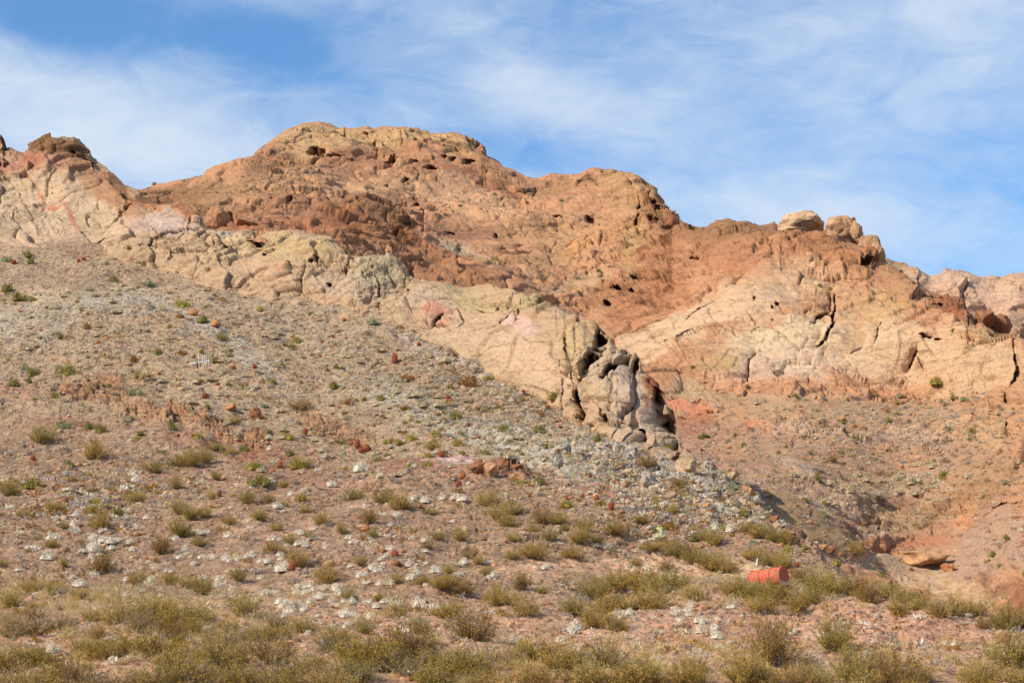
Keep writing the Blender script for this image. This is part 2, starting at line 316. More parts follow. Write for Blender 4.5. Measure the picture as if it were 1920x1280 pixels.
# ---------------------------------------------------------------- paint: rock and soil colours where they lie
def tl(rgb, rk): return np.array(list(lin(rgb))+[rk])
def base_A(X, Y):
    up = tl((180, 154, 126), .12); low = tl((171, 139, 112), .05); fg = tl((192, 153, 124), .04)
    t = sstep(Y, 720+(X-400)*.12, 900+(X-400)*.10)[:, None]; u = sstep(Y, 1080, 1180)[:, None]
    c = up*(1-t)+low*t
    return c*(1-u)+fg*u
A_str = [
 (60, 600, 160, 50, 10, (186, 172, 150), .15, .6), (230, 560, 90, 40, 0, (196, 184, 160), .35, .6), (100, 560, 60, 28, 0, (205, 180, 140), .3, .5),
 (420, 640, 150, 24, -35, (190, 182, 165), None, .5), (500, 600, 220, 40, -20, (180, 158, 136), .1, .4),
 (240, 470, 330, 14, -2, (176, 142, 116), .1, .7), (130, 520, 200, 26, 0, (172, 142, 120), .15, .5),
 # brown outcrops in the slope
 (170, 728, 80, 24, 0, (170, 126, 92), .85, 1), (40, 735, 60, 18, 0, (172, 130, 104), .3, .7),
 (300, 775, 120, 24, -12, (178, 132, 96), .85, 1), (390, 800, 60, 20, -25, (180, 130, 92), .8, 1), (490, 822, 42, 26, 0, (168, 118, 82), .85, .9), (630, 800, 80, 30, -18, (172, 128, 94), .8, .9),
 (440, 840, 150, 14, -8, (166, 112, 86), .25, .6), (560, 880, 170, 30, -8, (162, 120, 96), .15, .5), (150, 800, 160, 14, -2, (166, 122, 100), .1, .5),
 (860, 852, 58, 12, -4, (232, 196, 176), .2, .9), (840, 880, 70, 14, -20, (196, 136, 108), .3, .7), (905, 880, 36, 24, 0, (176, 134, 102), .3, 1), (960, 885, 50, 16, -25, (156, 106, 80), 1, .9),
 (740, 870, 90, 24, -10, (160, 112, 88), .3, .6), (1130, 935, 110, 16, -18, (166, 110, 84), .2, .7), (1080, 902, 75, 9, -15, (212, 170, 150), .1, .8),
 # grey green crumbling ash beds
 (860, 790, 210, 34, -22, (178, 168, 146), .15, .7), (940, 830, 110, 26, -22, (192, 182, 156), .15, .9), (1060, 860, 160, 36, -22, (188, 178, 154), .6, .95), (1190, 900, 130, 42, -24, (206, 194, 170), 1.0, 1),
 (1310, 940, 120, 34, -30, (200, 190, 172), 1.0, 1), (1400, 975, 90, 26, -35, (186, 170, 146), 1.0, 1), (1480, 1010, 80, 14, -35, (176, 140, 116), .9, 1), (1560, 1045, 60, 12, -32, (172, 132, 110), .8, 1),
 (1330, 890, 70, 18, -24, (190, 172, 146), 1.0, 1), (1230, 985, 90, 12, -20, (192, 160, 140), .1, .6),
 (1010, 770, 170, 20, -26, (190, 174, 152), .5, .7), (800, 650, 120, 16, -28, (196, 176, 156), .5, .6), (880, 690, 90, 24, -30, (194, 176, 156), .5, .7),
 # sandy patches
 (1150, 1050, 180, 16, -4, (224, 176, 134), 0, .8), (1260, 1060, 90, 22, -10, (228, 178, 134), 0, .8), (1390, 1060, 60, 22, 0, (214, 176, 134), 0, .7), (340, 950, 60, 12, 0, (204, 162, 126), 0, .6),
 (690, 945, 60, 12, -6, (214, 172, 148), 0, .6), (660, 900, 90, 10, 0, (196, 150, 126), 0, .4), (30, 930, 60, 16, 0, (214, 168, 136), 0, .6), (420, 895, 60, 6, -20, (214, 178, 158), 0, .7),
 (1440, 1180, 260, 40, 6, (200, 150, 118), 0, .7), (1700, 1200, 240, 30, 0, (200, 148, 116), 0, .7), (940, 1165, 170, 10, 6, (214, 160, 124), 0, .7), (1140, 1165, 90, 16, 30, (222, 168, 128), 0, .6),
 (1040, 1130, 140, 30, 0, (184, 148, 126), 0, .6), (980, 1060, 80, 14, 0, (220, 172, 132), 0, .6), (520, 1030, 300, 60, 0, (172, 138, 118), 0, .4),
 (330, 1180, 420, 30, 0, (180, 146, 122), 0, .5), (1560, 1190, 60, 12, 0, (220, 180, 150), 0, .5)]
B_str = [
 (80, 400, 190, 90, 0, (226, 192, 148), None, .9), (150, 420, 90, 45, 0, (206, 180, 142), None, .7), (60, 440, 120, 30, 10, (222, 180, 140), None, .5),
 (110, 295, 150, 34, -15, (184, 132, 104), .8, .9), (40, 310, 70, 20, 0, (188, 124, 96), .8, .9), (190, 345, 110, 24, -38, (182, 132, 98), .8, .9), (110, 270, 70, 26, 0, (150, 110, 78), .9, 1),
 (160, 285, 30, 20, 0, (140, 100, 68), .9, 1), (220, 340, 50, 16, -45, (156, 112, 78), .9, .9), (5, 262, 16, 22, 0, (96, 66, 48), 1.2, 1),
 (310, 385, 80, 16, -10, (192, 126, 84), .8, 1), (300, 368, 60, 10, -8, (152, 104, 72), 1, 1), (345, 400, 30, 12, -30, (194, 120, 76), .8, 1), (310, 425, 60, 26, 0, (218, 190, 164), .5, .9),
 (60, 340, 3, 40, 40, (200, 110, 80), None, .7), (100, 372, 26, 3, 0, (200, 110, 80), None, .8), (135, 400, 5, 38, 28, (204, 120, 90), None, .7),
 (430, 470, 60, 34, 0, (212, 178, 132), .8, .8), (560, 465, 90, 32, -4, (204, 168, 116), 1.0, .8), (500, 520, 90, 20, -12, (214, 170, 128), .6, .6),
 (440, 440, 40, 6, 0, (176, 168, 146), .8, .7), (710, 500, 60, 26, -5, (182, 166, 134), 1.0, .8), (590, 550, 100, 14, -12, (206, 160, 120), .6, .6),
 (660, 530, 90, 26, -12, (206, 182, 150), .7, .6), (800, 560, 60, 26, 0, (206, 178, 150), .7, .7), (812, 570, 26, 12, 10, (200, 134, 106), .3, .8), (828, 588, 16, 4, 25, (206, 110, 76), .3, 1),
 (900, 545, 70, 20, -8, (196, 168, 126), .9, .9), (1000, 570, 60, 20, -14, (196, 166, 122), 1.1, .9), (955, 605, 24, 16, 0, (228, 190, 164), .1, 1), (990, 622, 26, 20, 0, (226, 190, 164), .1, 1),
 (1000, 680, 100, 50, -28, (222, 184, 142), .5, .8), (860, 620, 70, 26, -25, (214, 180, 144), .6, .6), (1080, 650, 30, 60, 10, (204, 168, 122), .9, .8),
 (1140, 700, 40, 80, 10, (204, 174, 140), .6, .9), (1190, 780, 50, 70, 15, (212, 184, 150), .6, .9), (1170, 720, 26, 30, 0, (198, 172, 144), .6, .8), (1215, 730, 14, 30, 12, (160, 90, 62), .9, .9),
 (1205, 760, 5, 16, 0, (196, 110, 84), None, .7), (1130, 625, 30, 14, -40, (168, 128, 92), 1, .8), (1245, 790, 12, 26, 12, (150, 112, 80), 1, .8), (1240, 840, 30, 20, 0, (200, 172, 136), 1, .8), (1290, 855, 22, 8, -30, (156, 84, 60), .9, .9)]
C_str = [
 # left: dark brown back slopes
 (360, 360, 110, 26, 10, (158, 115, 80), 0.70, .9), (410, 405, 60, 34, 0, (158, 109, 70), 0.87, .9), (450, 350, 120, 40, 22, (181, 136, 98), 0.64, .7), (560, 330, 120, 34, 18, (196, 146, 104), 0.64, .8),
 (610, 260, 110, 34, 6, (202, 157, 110), 0.87, .9), (780, 262, 130, 24, -2, (204, 159, 108), 0.98, .9), (640, 300, 160, 18, 5, (177, 119, 84), 0.75, .7), (740, 330, 80, 14, 16, (185, 125, 84), 0.87, .7),
 (860, 300, 60, 26, -30, (196, 146, 98), 0.87, .8), (905, 330, 70, 20, -20, (188, 132, 88), 0.75, .8), (700, 350, 90, 30, 12, (213, 159, 112), 0.38, .8), (880, 370, 120, 36, -20, (217, 163, 118), 0.28, .9),
 (900, 340, 110, 12, -14, (173, 115, 82), 0.52, .8), (560, 400, 160, 26, -6, (177, 123, 88), 0.58, .8), (690, 400, 90, 20, -10, (169, 117, 84), 0.64, .7), (880, 425, 120, 14, -10, (177, 123, 92), 0.41, .8),
 # orange band
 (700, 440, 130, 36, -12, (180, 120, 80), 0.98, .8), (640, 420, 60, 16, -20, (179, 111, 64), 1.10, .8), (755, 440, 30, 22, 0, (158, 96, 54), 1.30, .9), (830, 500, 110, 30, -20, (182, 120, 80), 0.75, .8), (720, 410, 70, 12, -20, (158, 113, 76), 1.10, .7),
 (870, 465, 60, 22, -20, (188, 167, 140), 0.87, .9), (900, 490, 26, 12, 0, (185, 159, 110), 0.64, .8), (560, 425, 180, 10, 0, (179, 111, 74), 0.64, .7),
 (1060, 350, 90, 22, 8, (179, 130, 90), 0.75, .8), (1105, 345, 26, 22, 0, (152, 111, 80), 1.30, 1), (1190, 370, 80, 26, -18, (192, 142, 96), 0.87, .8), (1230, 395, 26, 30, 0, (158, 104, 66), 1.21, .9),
 (1060, 420, 160, 24, 10, (194, 142, 102), 0.58, .7), (1040, 480, 110, 44, 14, (202, 149, 104), 0.41, .9), (1120, 470, 90, 14, 14, (206, 138, 82), 0.75, .7), (1080, 540, 100, 18, 10, (200, 159, 118), 0.35, .8),
 (1200, 490, 50, 46, 30, (200, 151, 98), 0.52, .9), (1160, 440, 90, 16, 10, (196, 134, 80), 0.87, .7), (1160, 560, 90, 34, 20, (177, 115, 74), 0.52, .8), (1190, 590, 70, 34, 40, (188, 123, 82), 0.52, .8),
 (1240, 470, 50, 30, 40, (179, 121, 82), 0.64, .7), (1380, 440, 110, 26, 0, (167, 117, 80), 0.87, .95), (1300, 480, 110, 30, 4, (181, 119, 80), 0.75, .8), (1400, 480, 130, 18, 10, (196, 128, 86), 0.52, .8),
 (1530, 445, 80, 26, -20, (165, 115, 82), 0.87, .95), (1560, 480, 120, 26, -10, (185, 119, 76), 0.64, .8), (1680, 530, 110, 26, -20, (185, 132, 92), 0.75, .8), (1780, 570, 60, 24, -20, (169, 102, 66), 1.10, .9), (1860, 620, 70, 20, -10, (167, 117, 86), 0.87, .9),
 (1480, 540, 120, 40, 0, (211, 163, 120), 0.32, .7), (1400, 560, 150, 50, 20, (233, 188, 140), 0.38, .9), (1300, 600, 130, 40, 30, (238, 193, 142), 0.32, .9), (1200, 650, 60, 36, 0, (236, 191, 142), 0.28, .9),
 (1500, 640, 190, 60, 8, (240, 203, 152), 0.38, 1), (1480, 685, 190, 34, 6, (234, 200, 164), 0.26, .5), (1680, 650, 160, 60, 0, (233, 188, 138), 0.38, .9), (1830, 680, 120, 60, 0, (223, 178, 128), 0.44, .9), (1640, 570, 60, 30, -20, (200, 161, 116), 0.64, .8),
 (1600, 600, 30, 40, 0, (194, 151, 110), 0.75, .7), (1420, 520, 100, 16, 14, (215, 165, 118), 0.32, .7), (1340, 690, 50, 16, 10, (190, 149, 102), 0.52, .9), (1707, 597, 14, 5, -30, (160, 160, 134), .4, .7), (1660, 560, 50, 10, -10, (213, 157, 100), 0.54, .7),
 (1260, 560, 90, 26, 40, (206, 140, 96), 0.52, .6), (1230, 520, 40, 70, 60, (185, 117, 76), 0.52, .6),
 # lower right bowl
 (1600, 900, 380, 150, -8, (180, 148, 124), .35, .85), (1300, 820, 130, 110, 0, (178, 142, 118), .5, .7),
 (1350, 760, 160, 30, -4, (194, 153, 116), 0.58, .9), (1300, 740, 60, 26, 0, (196, 161, 120), 0.87, .8), (1600, 770, 330, 26, -2, (190, 151, 116), 0.10, .9), (1300, 760, 50, 9, -14, (217, 132, 92), 0.22, .95), (1425, 795, 36, 6, -30, (223, 134, 88), 0.22, .9),
 (1290, 790, 60, 20, 0, (185, 119, 90), 0.52, .8), (1640, 815, 220, 14, -2, (219, 176, 134), 0.60, .85), (1850, 830, 60, 30, 0, (206, 157, 112), 0.87, .7), (1560, 860, 240, 40, -8, (185, 142, 110), 0.10, .8), (1500, 870, 60, 14, -30, (200, 174, 150), 0.05, .7),
 (1540, 930, 80, 10, -22, (200, 176, 152), 0.05, .6), (1650, 910, 120, 22, 10, (198, 165, 128), 0.05, .6), (1440, 960, 120, 50, -30, (176, 142, 116), .12, .9), (1480, 960, 80, 40, -40, (181, 144, 106), .15, .9), (1560, 1010, 70, 26, -20, (181, 149, 110), .15, .8),
 (1700, 960, 120, 34, 16, (179, 142, 104), 0.70, .9), (1750, 990, 120, 16, 20, (196, 123, 82), 0.64, .5), (1690, 1020, 110, 12, 6, (200, 115, 72), 0.64, .5), (1800, 960, 16, 40, -20, (217, 144, 90), 0.54, .7), (1830, 900, 90, 26, 10, (185, 140, 102), 0.64, .7),
 (1800, 930, 110, 26, 10, (179, 132, 94), 0.75, .7), (1830, 1040, 120, 40, 30, (188, 153, 128), 0.47, .8), (1680, 1060, 110, 18, -8, (202, 170, 136), 0.05, .95), (1760, 1100, 130, 24, -8, (217, 176, 132), 0.28, .95), (1830, 1120, 60, 26, 0, (211, 165, 120), 0.32, .9),
 (1890, 1100, 50, 40, 30, (165, 113, 80), 0.41, .7), (1720, 870, 50, 12, 0, (211, 149, 104), 0.15, .5)]
cracks_B = [([(250, 358), (246, 380), (226, 398)], 3, 1), ([(226, 385), (215, 412), (205, 435), (185, 450), (158, 450)], 5, 2.2), ([(205, 430), (188, 455)], 5, 1.5), ([(362, 405), (350, 440), (320, 482)], 2.6, 1.3),
 ([(636, 455), (652, 480), (650, 498)], 7, 2.5), ([(474, 434), (481, 456), (492, 462)], 4, 1.4), ([(768, 500), (766, 522), (760, 532)], 7, 2.5), ([(642, 468), (651, 495), (642, 512)], 5, 1.5), ([(710, 562), (713, 582)], 5, 2),
 ([(803, 608), (808, 592), (827, 580)], 4.5, 2), ([(935, 608), (945, 595), (956, 588)], 4.5, 2), ([(968, 612), (974, 578)], 5, 2), ([(1083, 588), (1092, 602)], 7, 2.5), ([(700, 538), (690, 560)], 2.6, 1), ([(985, 560), (975, 575), (940, 570)], 2.6, 1.2),
 ([(1122, 606), (1122, 645), (1112, 690), (1100, 735), (1098, 790)], 13, 2.6), ([(1118, 610), (1128, 650), (1122, 700)], 14, 1.8), ([(1158, 650), (1168, 690), (1152, 705), (1136, 728)], 11, 2.2), ([(1160, 640), (1176, 662), (1190, 672)], 8, 1.2), ([(1222, 745), (1226, 790), (1248, 812), (1262, 820)], 11, 2.4), ([(1188, 690), (1184, 718)], 7, 1.6),
 ([(1198, 812), (1208, 845)], 7, 2.5), ([(1130, 780), (1140, 800)], 8, 1.5), ([(1262, 845), (1275, 880)], 9, 2.5), ([(1060, 700), (1058, 660), (1066, 620)], 3, 1), ([(850, 560), (862, 590), (850, 610)], 2.4, .8), ([(300, 370), (296, 390), (282, 398)], 3, 1), ([(560, 560), (566, 520), (575, 500)], 2.4, .8), ([(395, 500), (402, 470), (398, 448)], 2.2, .7), ([(290, 480), (296, 450), (280, 425)], 2.2, .8),
 ([(880, 560), (905, 566), (915, 545)], 2.4, .9), ([(760, 560), (775, 590)], 2.2, .8), ([(700, 500), (712, 535), (695, 550)], 2.5, .9)]
holes_B = [(565, 453, 5, 4, 1.5), (584, 496, 6, 6, 2), (597, 493, 6, 7, 2), (613, 526, 4, 3, 1), (426, 471, 9, 5, 1.2), (500, 486, 5, 2.5, .8), (540, 498, 5, 3, .8), (137, 282, 8, 10, 2), (165, 296, 14, 6, 2)]
cracks_C = [([(1567, 540), (1563, 575), (1556, 612), (1543, 640), (1532, 652)], 5, 3.5), ([(1560, 545), (1556, 580)], 3, 2), ([(1526, 606), (1532, 588), (1560, 580)], 2.6, 1.6), ([(1418, 664), (1406, 685), (1402, 714)], 3, 1.6), ([(1722, 655), (1712, 675), (1704, 686)], 4, 2), ([(1722, 668), (1730, 688)], 3.4, 1.6),
 ([(1738, 553), (1762, 556), (1786, 552)], 4.5, 2.5), ([(1905, 640), (1912, 690), (1904, 730), (1898, 768)], 8, 4), ([(1900, 800), (1903, 832)], 6, 2.5), ([(492, 345), (512, 335), (530, 325)], 2.4, 1.6), ([(770, 372), (786, 385), (798, 405)], 5, 2.2), ([(752, 372), (758, 395)], 3, 1.5), ([(788, 400), (794, 424)], 3, 1.5), ([(946, 366), (935, 382)], 2.4, 1),
 ([(910, 352), (912, 372)], 2.4, 1), ([(1650, 595), (1648, 620), (1642, 640)], 2.6, 1), ([(1340, 560), (1300, 590), (1290, 612)], 2.4, 1), ([(1845, 968), (1880, 950), (1920, 945)], 3, 1.2), ([(1892, 872), (1910, 868)], 4, 1.4), ([(1660, 965), (1655, 985), (1640, 995)], 3, 1.2), ([(1755, 980), (1748, 1000)], 3.4, 1.4), ([(1787, 960), (1800, 940)], 2.6, 1),
 ([(1407, 905), (1408, 925)], 6, 2), ([(1200, 380), (1196, 420)], 5, 2.5), ([(1220, 372), (1236, 400), (1232, 425)], 7, 3), ([(1190, 440), (1205, 430)], 5, 2), ([(430, 392), (424, 415)], 7, 3), ([(1620, 640), (1595, 655)], 2.4, .8), ([(1225, 640), (1260, 650), (1310, 625)], 2.2, .9),
 ([(1830, 690), (1822, 730)], 2.2, .9), ([(1060, 470), (1100, 450), (1150, 446)], 3, 1), ([(560, 300), (600, 292), (660, 300)], 3, 1.6), ([(900, 272), (885, 290), (880, 300)], 4, 1.6), ([(700, 268), (706, 285)], 6, 2), ([(1310, 760), (1318, 742)], 2.6, .9)]
holes_C = [(585, 283, 13, 7, 4), (600, 288, 10, 4, 2), (606, 254, 7, 4, 2), (829, 306, 9, 6, 3), (846, 311, 8, 4, 2), (806, 321, 18, 3.6, 3), (760, 333, 6, 3, 2), (728, 313, 13, 2.6, 2), (725, 348, 4, 9, 2), (682, 370, 10, 3, 2), (875, 318, 12, 2.4, 1.6),
 (1302, 441, 11, 5, 3), (1308, 483, 18, 3.6, 3), (1253, 446, 13, 4, 2.5), (1240, 432, 24, 4, 3), (1157, 556, 15, 5, 3), (1188, 552, 5, 3, 1.5), (1193, 531, 10, 4, 2), (1140, 583, 7, 3, 1.6), (755, 432, 11, 10, 2.4), (738, 445, 6, 12, 1.6), (640, 383, 10, 4, 2), (775, 312, 8, 3, 1.6), (686, 250, 6, 3, 1.6), (778, 270, 4, 3, 1.4),
 (863, 458, 5, 6, 2), (1458, 568, 5, 3.6, 1.8), (1448, 574, 3, 2, 1), (1450, 594, 2.4, 2.4, 1), (1735, 625, 14, 5, 2.5), (1757, 630, 7, 2.6, 1.5), (1757, 568, 12, 3, 1.6), (1607, 533, 12, 2.6, 1), (1415, 560, 3, 3, 1), (1625, 495, 14, 5, 2.5), (1640, 488, 7, 8, 2), (1104, 345, 22, 16, 1.5), (1112, 353, 8, 10, 2.2), (1106, 418, 10, 3, 1.5), (1078, 408, 8, 3, 1.5), (1045, 415, 10, 3, 1.6), (845, 425, 10, 3, 1.6), (932, 430, 4, 5, 1.6), (537, 390, 8, 3, 1.5), (516, 425, 8, 3, 1.5), (1885, 506+0, 1, 1, 0)]
cracks_A = [([(308, 752), (302, 772)], 5, 1.2), ([(200, 768), (194, 780)], 3, .8), ([(378, 792), (373, 805)], 4, .8), ([(915, 885), (925, 905)], 5, 1), ([(1208, 885), (1218, 912)], 9, 1.6), ([(1205, 905), (1228, 915)], 6, 1), ([(955, 870), (965, 885)], 5, .8), ([(1420, 925), (1440, 945)], 4, .8), ([(1520, 1020), (1526, 1035)], 6, 1), ([(1565, 1045), (1588, 1062)], 6, 1.2), ([(740, 590), (765, 600)], 4, 1), ([(555, 725), (560, 735)], 1, .1), ([(1350, 940), (1390, 980)], 4, .8), ([(1100, 880), (1130, 905)], 4, .7), ([(1165, 880), (1180, 905)], 4, .8)]
def feats(X, Y, P, cr, ho):
    dv = np.zeros(len(X)); j = fbm(P*1.1+13, 3)*4; j2 = fbm(P*1.1+77, 3)*4
    U = X+j; V = Y+j2
    for pl, wd, dep in cr:
        xs_ = [p[0] for p in pl]; ys_ = [p[1] for p in pl]; m = (X > min(xs_)-40) & (X < max(xs_)+40) & (Y > min(ys_)-40) & (Y < max(ys_)+40)
        if not m.any(): continue
        d, t = seg_dist(U[m], V[m], pl)
        wv = (wd*.55 if wd < 5.5 else wd*.85)*(.35+.65*np.sin(np.pi*np.clip(t*.9+.05, 0, 1)))
        dv[m] += dep*(1-sstep(d/wv, .3, 1.2))*(.25+.75*sstep(j2[m], -1.2, .9))
        ax, ay = pl[0]; bx, by = pl[-1]; side = ((U[m]-ax)*(by-ay)-(V[m]-ay)*(bx-ax))/(math.hypot(bx-ax, by-ay)+1e-6)
        dv[m] += .38*min(dep, 2)*sstep(-side*np.sign(by-ay if by != ay else 1), -1.5, 1.5)*np.exp(-d/(wd*3.2))
    for cx, cy, rx, ry, dep in ho:
        m = (abs(X-cx) < rx*3+10) & (abs(Y-cy) < ry*3+10)
        if dep <= 0 or not m.any(): continue
        if ry > 3.2: rx, ry, dep = rx*.85, ry*.62, dep*.7
        r = np.hypot((U[m]-cx)/rx, (V[m]-cy)/ry); dv[m] += dep*(1-sstep(r, .6, 1.15))
    return dv
def rel_rock(s, cr, ho, gain, small):
    def fn(P, X, Y, rk):
        d = rock(P, s)*np.clip(rk, 0, 1.5)*gain
        d += fbm(P/ (9*s)+21, 3)*1.3*s*gain*.6
        d += fbm(P/ (.6*s)+9, 3, .6)*small
        return d, feats(X, Y, P, cr, ho)
    return fn
def rel_A(P, X, Y, rk):
    d = fbm(P/6+4, 4, .5)*.5+fbm(P/1.1, 4, .6)*.13+fbm(P/.3+8, 2)*.05
    rr0 = rock(P, .55)+.1
    d += rr0*np.clip(rk, 0, 1.3)*.9*sstep(rk, .15, .5)+rr0*.30*sstep(fbm(P/3+90, 3), 0, .3)*sstep(-P[:, 1], -140, -50)
    # erosion rills running down the slope
    d -= .0*np.exp(-np.abs(vnoise(np.stack([P[:, 0]/2.3+fbm(P/4)*.6, P[:, 1]*.05, P[:, 2]*.02], -1).astype(np.float32)))/.12)
    return d, feats(X, Y, P, cracks_A, [])*.55

def cols(a, b, st, ext=None):
    mid = np.arange(a, b, st)
    return mid
inner = np.arange(-60, 1980, 1.9)
left = -60-np.cumsum(np.linspace(2, 10, 55))[::-1]; right = 1980+np.cumsum(np.linspace(2, 10, 55))
xsF = np.concatenate([left, inner, right])
def bot_const(v): return lambda x: np.full(np.shape(x), float(v)) if np.ndim(x) else float(v)
oA = grid_layer('ground', xsF, 400, topA, bot_const(1300), D_A, painter(base_A, A_str, 15), rel_A, front=True, back=(12, 30, .3))
xsB = np.concatenate([left, np.arange(-60, 1330, 1.6)])
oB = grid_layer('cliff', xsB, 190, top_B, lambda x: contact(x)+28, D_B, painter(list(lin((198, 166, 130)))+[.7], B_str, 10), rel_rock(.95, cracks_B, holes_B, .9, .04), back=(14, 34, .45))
xsC = np.concatenate([left[::2], np.arange(-60, 180, 4), np.arange(180, 1980, 1.8), right])
botC = line([(-500, 520), (200, 500), (400, 470), (600, 500), (760, 560), (900, 600), (1050, 650), (1150, 720), (1220, 800), (1260, 900), (1400, 1000), (1560, 1120), (1700, 1190), (2500, 1260)])
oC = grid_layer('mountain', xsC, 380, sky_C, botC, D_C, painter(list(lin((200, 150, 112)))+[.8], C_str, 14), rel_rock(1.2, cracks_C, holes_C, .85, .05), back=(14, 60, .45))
D_str = [(1680, 505, 60, 30, 0, (206, 166, 128), .9, .8), (1800, 540, 120, 60, 0, (224, 184, 146), .9, .7), (1880, 560, 50, 60, 0, (220, 178, 140), .9, .7)]
xsD = np.arange(1400, 2300, 2.2)
oD = grid_layer('far_cliff', xsD, 110, sky_D, bot_const(690), D_D, painter(list(lin((216, 176, 138)))+[.9], D_str, 8), rel_rock(1.25, [([(1820, 520), (1812, 560), (1816, 600)], 4, 3), ([(1735, 500), (1728, 530)], 4, 3), ([(1658, 480), (1664, 500)], 4, 3)], [], .95, .08), back=(12, 60, .5))

# ---------------------------------------------------------------- materials
def new_mat(name):
    m = bpy.data.materials.new(name); m.use_nodes = True; t = m.node_tree; t.nodes.clear()
    b = N(t, 'ShaderNodeBsdfPrincipled'); o = N(t, 'ShaderNodeOutputMaterial'); t.links.new(b.outputs[0], o.inputs[0])
    b.inputs['Roughness'].default_value = .93; b.inputs['Specular IOR Level'].default_value = .15
    return m, t, b
def tnoise(t, vec, scale, detail=5, rough=.6, dist=0.0):
    n = N(t, 'ShaderNodeTexNoise'); n.inputs['Scale'].default_value = scale; n.inputs['Detail'].default_value = detail
    n.inputs['Roughness'].default_value = rough; n.inputs['Distortion'].default_value = dist; t.links.new(vec, n.inputs['Vector']); return n
def mixc(t, fac, a, b, blend='MIX'):
    n = N(t, 'ShaderNodeMix', data_type='RGBA', blend_type=blend)
    for v, k in ((fac, 'Factor'), (a, 'A'), (b, 'B')):
        if isinstance(v, (int, float)): n.inputs[k].default_value = v
        elif isinstance(v, tuple): n.inputs[k].default_value = (*v[:3], 1)
        else: t.links.new(v, n.inputs[k])
    return n.outputs['Result']
def terrain_mat(name, k, speck):
    m, t, b = new_mat(name)
    at = N(t, 'ShaderNodeAttribute'); at.attribute_name = 'Col'
    tcn = N(t, 'ShaderNodeTexCoord'); v = tcn.outputs['Object']
    mp = N(t, 'ShaderNodeMapping'); mp.inputs['Rotation'].default_value = (math.radians(20), math.radians(28), math.radians(15)); mp.inputs['Scale'].default_value = (.32, .32, 1.7); t.links.new(v, mp.inputs[0])
    big = tnoise(t, v, .35/k, 6, .65).outputs['Fac']; strat = tnoise(t, mp.outputs[0], 1.6/k, 7, .68, .6).outputs['Fac']; fine = tnoise(t, v, 9/k, 5, .7).outputs['Fac']; med = tnoise(t, v, 2.2/k, 6, .65, .4).outputs['Fac']
    c = at.outputs['Color']
    c = mixc(t, maprange(t, big, .5, .68, 0, .45), c, mixc(t, 1.0, c, (1.06, .88, .78), 'MULTIPLY'))
    c = mixc(t, maprange(t, big, .48, .30, 0, .5), c, mixc(t, 1.0, c, (.98, .96, .90), 'MULTIPLY'))
    c = mixc(t, maprange(t, strat, .48, .34, 0, .7), c, mixc(t, 1.0, c, (.66, .60, .56), 'MULTIPLY'))
    c = mixc(t, maprange(t, strat, .53, .66, 0, .55), c, mixc(t, 1.0, c, (1.25, 1.24, 1.22), 'MULTIPLY'))
    c = mixc(t, maprange(t, med, .42, .3, 0, .6), c, mixc(t, 1.0, c, (.62, .60, .58), 'MULTIPLY'))
    wpv = N(t, 'ShaderNodeVectorMath', operation='MULTIPLY_ADD'); t.links.new(tnoise(t, v, 1.1/k, 4, .6).outputs['Color'], wpv.inputs[0]); wpv.inputs[1].default_value = (.7*k, .7*k, .7*k); t.links.new(mp.outputs[0], wpv.inputs[2])
    ve = N(t, 'ShaderNodeTexVoronoi'); ve.feature = 'DISTANCE_TO_EDGE'; ve.inputs['Scale'].default_value = .9/k; t.links.new(wpv.outputs[0], ve.inputs['Vector'])
    crk = maprange(t, ve.outputs['Distance'], .0, .05, 1, 0); crk = math_n(t, 'MULTIPLY', crk, maprange(t, med, .45, .62))
    if not speck: c = mixc(t, math_n(t, 'MULTIPLY', crk, .42), c, mixc(t, 1.0, c, (.35, .31, .29), 'MULTIPLY'))
    c = mixc(t, maprange(t, fine, .47, .36, 0, .7), c, mixc(t, 1.0, c, (.62, .58, .55), 'MULTIPLY'))
    c = mixc(t, maprange(t, fine, .54, .66, 0, .6), c, mixc(t, 1.0, c, (1.3, 1.3, 1.28), 'MULTIPLY'))
    hgt = math_n(t, 'ADD', math_n(t, 'MULTIPLY', strat, .5), math_n(t, 'ADD', math_n(t, 'MULTIPLY', fine, .3), math_n(t, 'MULTIPLY', med, .5)))
    hgt = math_n(t, 'SUBTRACT', hgt, math_n(t, 'MULTIPLY', crk, .22 if not speck else 0))
    if speck:
        vo = N(t, 'ShaderNodeTexVoronoi'); vo.inputs['Scale'].default_value = speck; t.links.new(v, vo.inputs['Vector'])
        sp = N(t, 'ShaderNodeSeparateColor'); t.links.new(vo.outputs['Color'], sp.inputs[0])
        c = mixc(t, maprange(t, sp.outputs[0], .70, .80, 0, .8), c, mixc(t, 1.0, c, (1.28, 1.26, 1.22), 'MULTIPLY'))
        c = mixc(t, maprange(t, sp.outputs[1], .70, .85, 0, .8), c, mixc(t, 1.0, c, (.55, .48, .46), 'MULTIPLY'))
        peb = maprange(t, vo.outputs['Distance'], .0, .6, 1, 0)
        hgt = math_n(t, 'ADD', hgt, math_n(t, 'MULTIPLY', math_n(t, 'MULTIPLY', peb, sp.outputs[2]), .6))
    t.links.new(c, b.inputs['Base Color'])
    bp = N(t, 'ShaderNodeBump'); bp.inputs['Strength'].default_value = .9; bp.inputs['Distance'].default_value = .24*k
    t.links.new(hgt, bp.inputs['Height']); t.links.new(bp.outputs[0], b.inputs['Normal'])
    return m
oA.data.materials.append(terrain_mat('gravel_soil', .55, 7)); 
oB.data.materials.append(terrain_mat('pale_tuff', .9, 0)); oC.data.materials.append(terrain_mat('brown_rock', 1.25, 0)); oD.data.materials.append(terrain_mat('far_tuff', 1.5, 0))
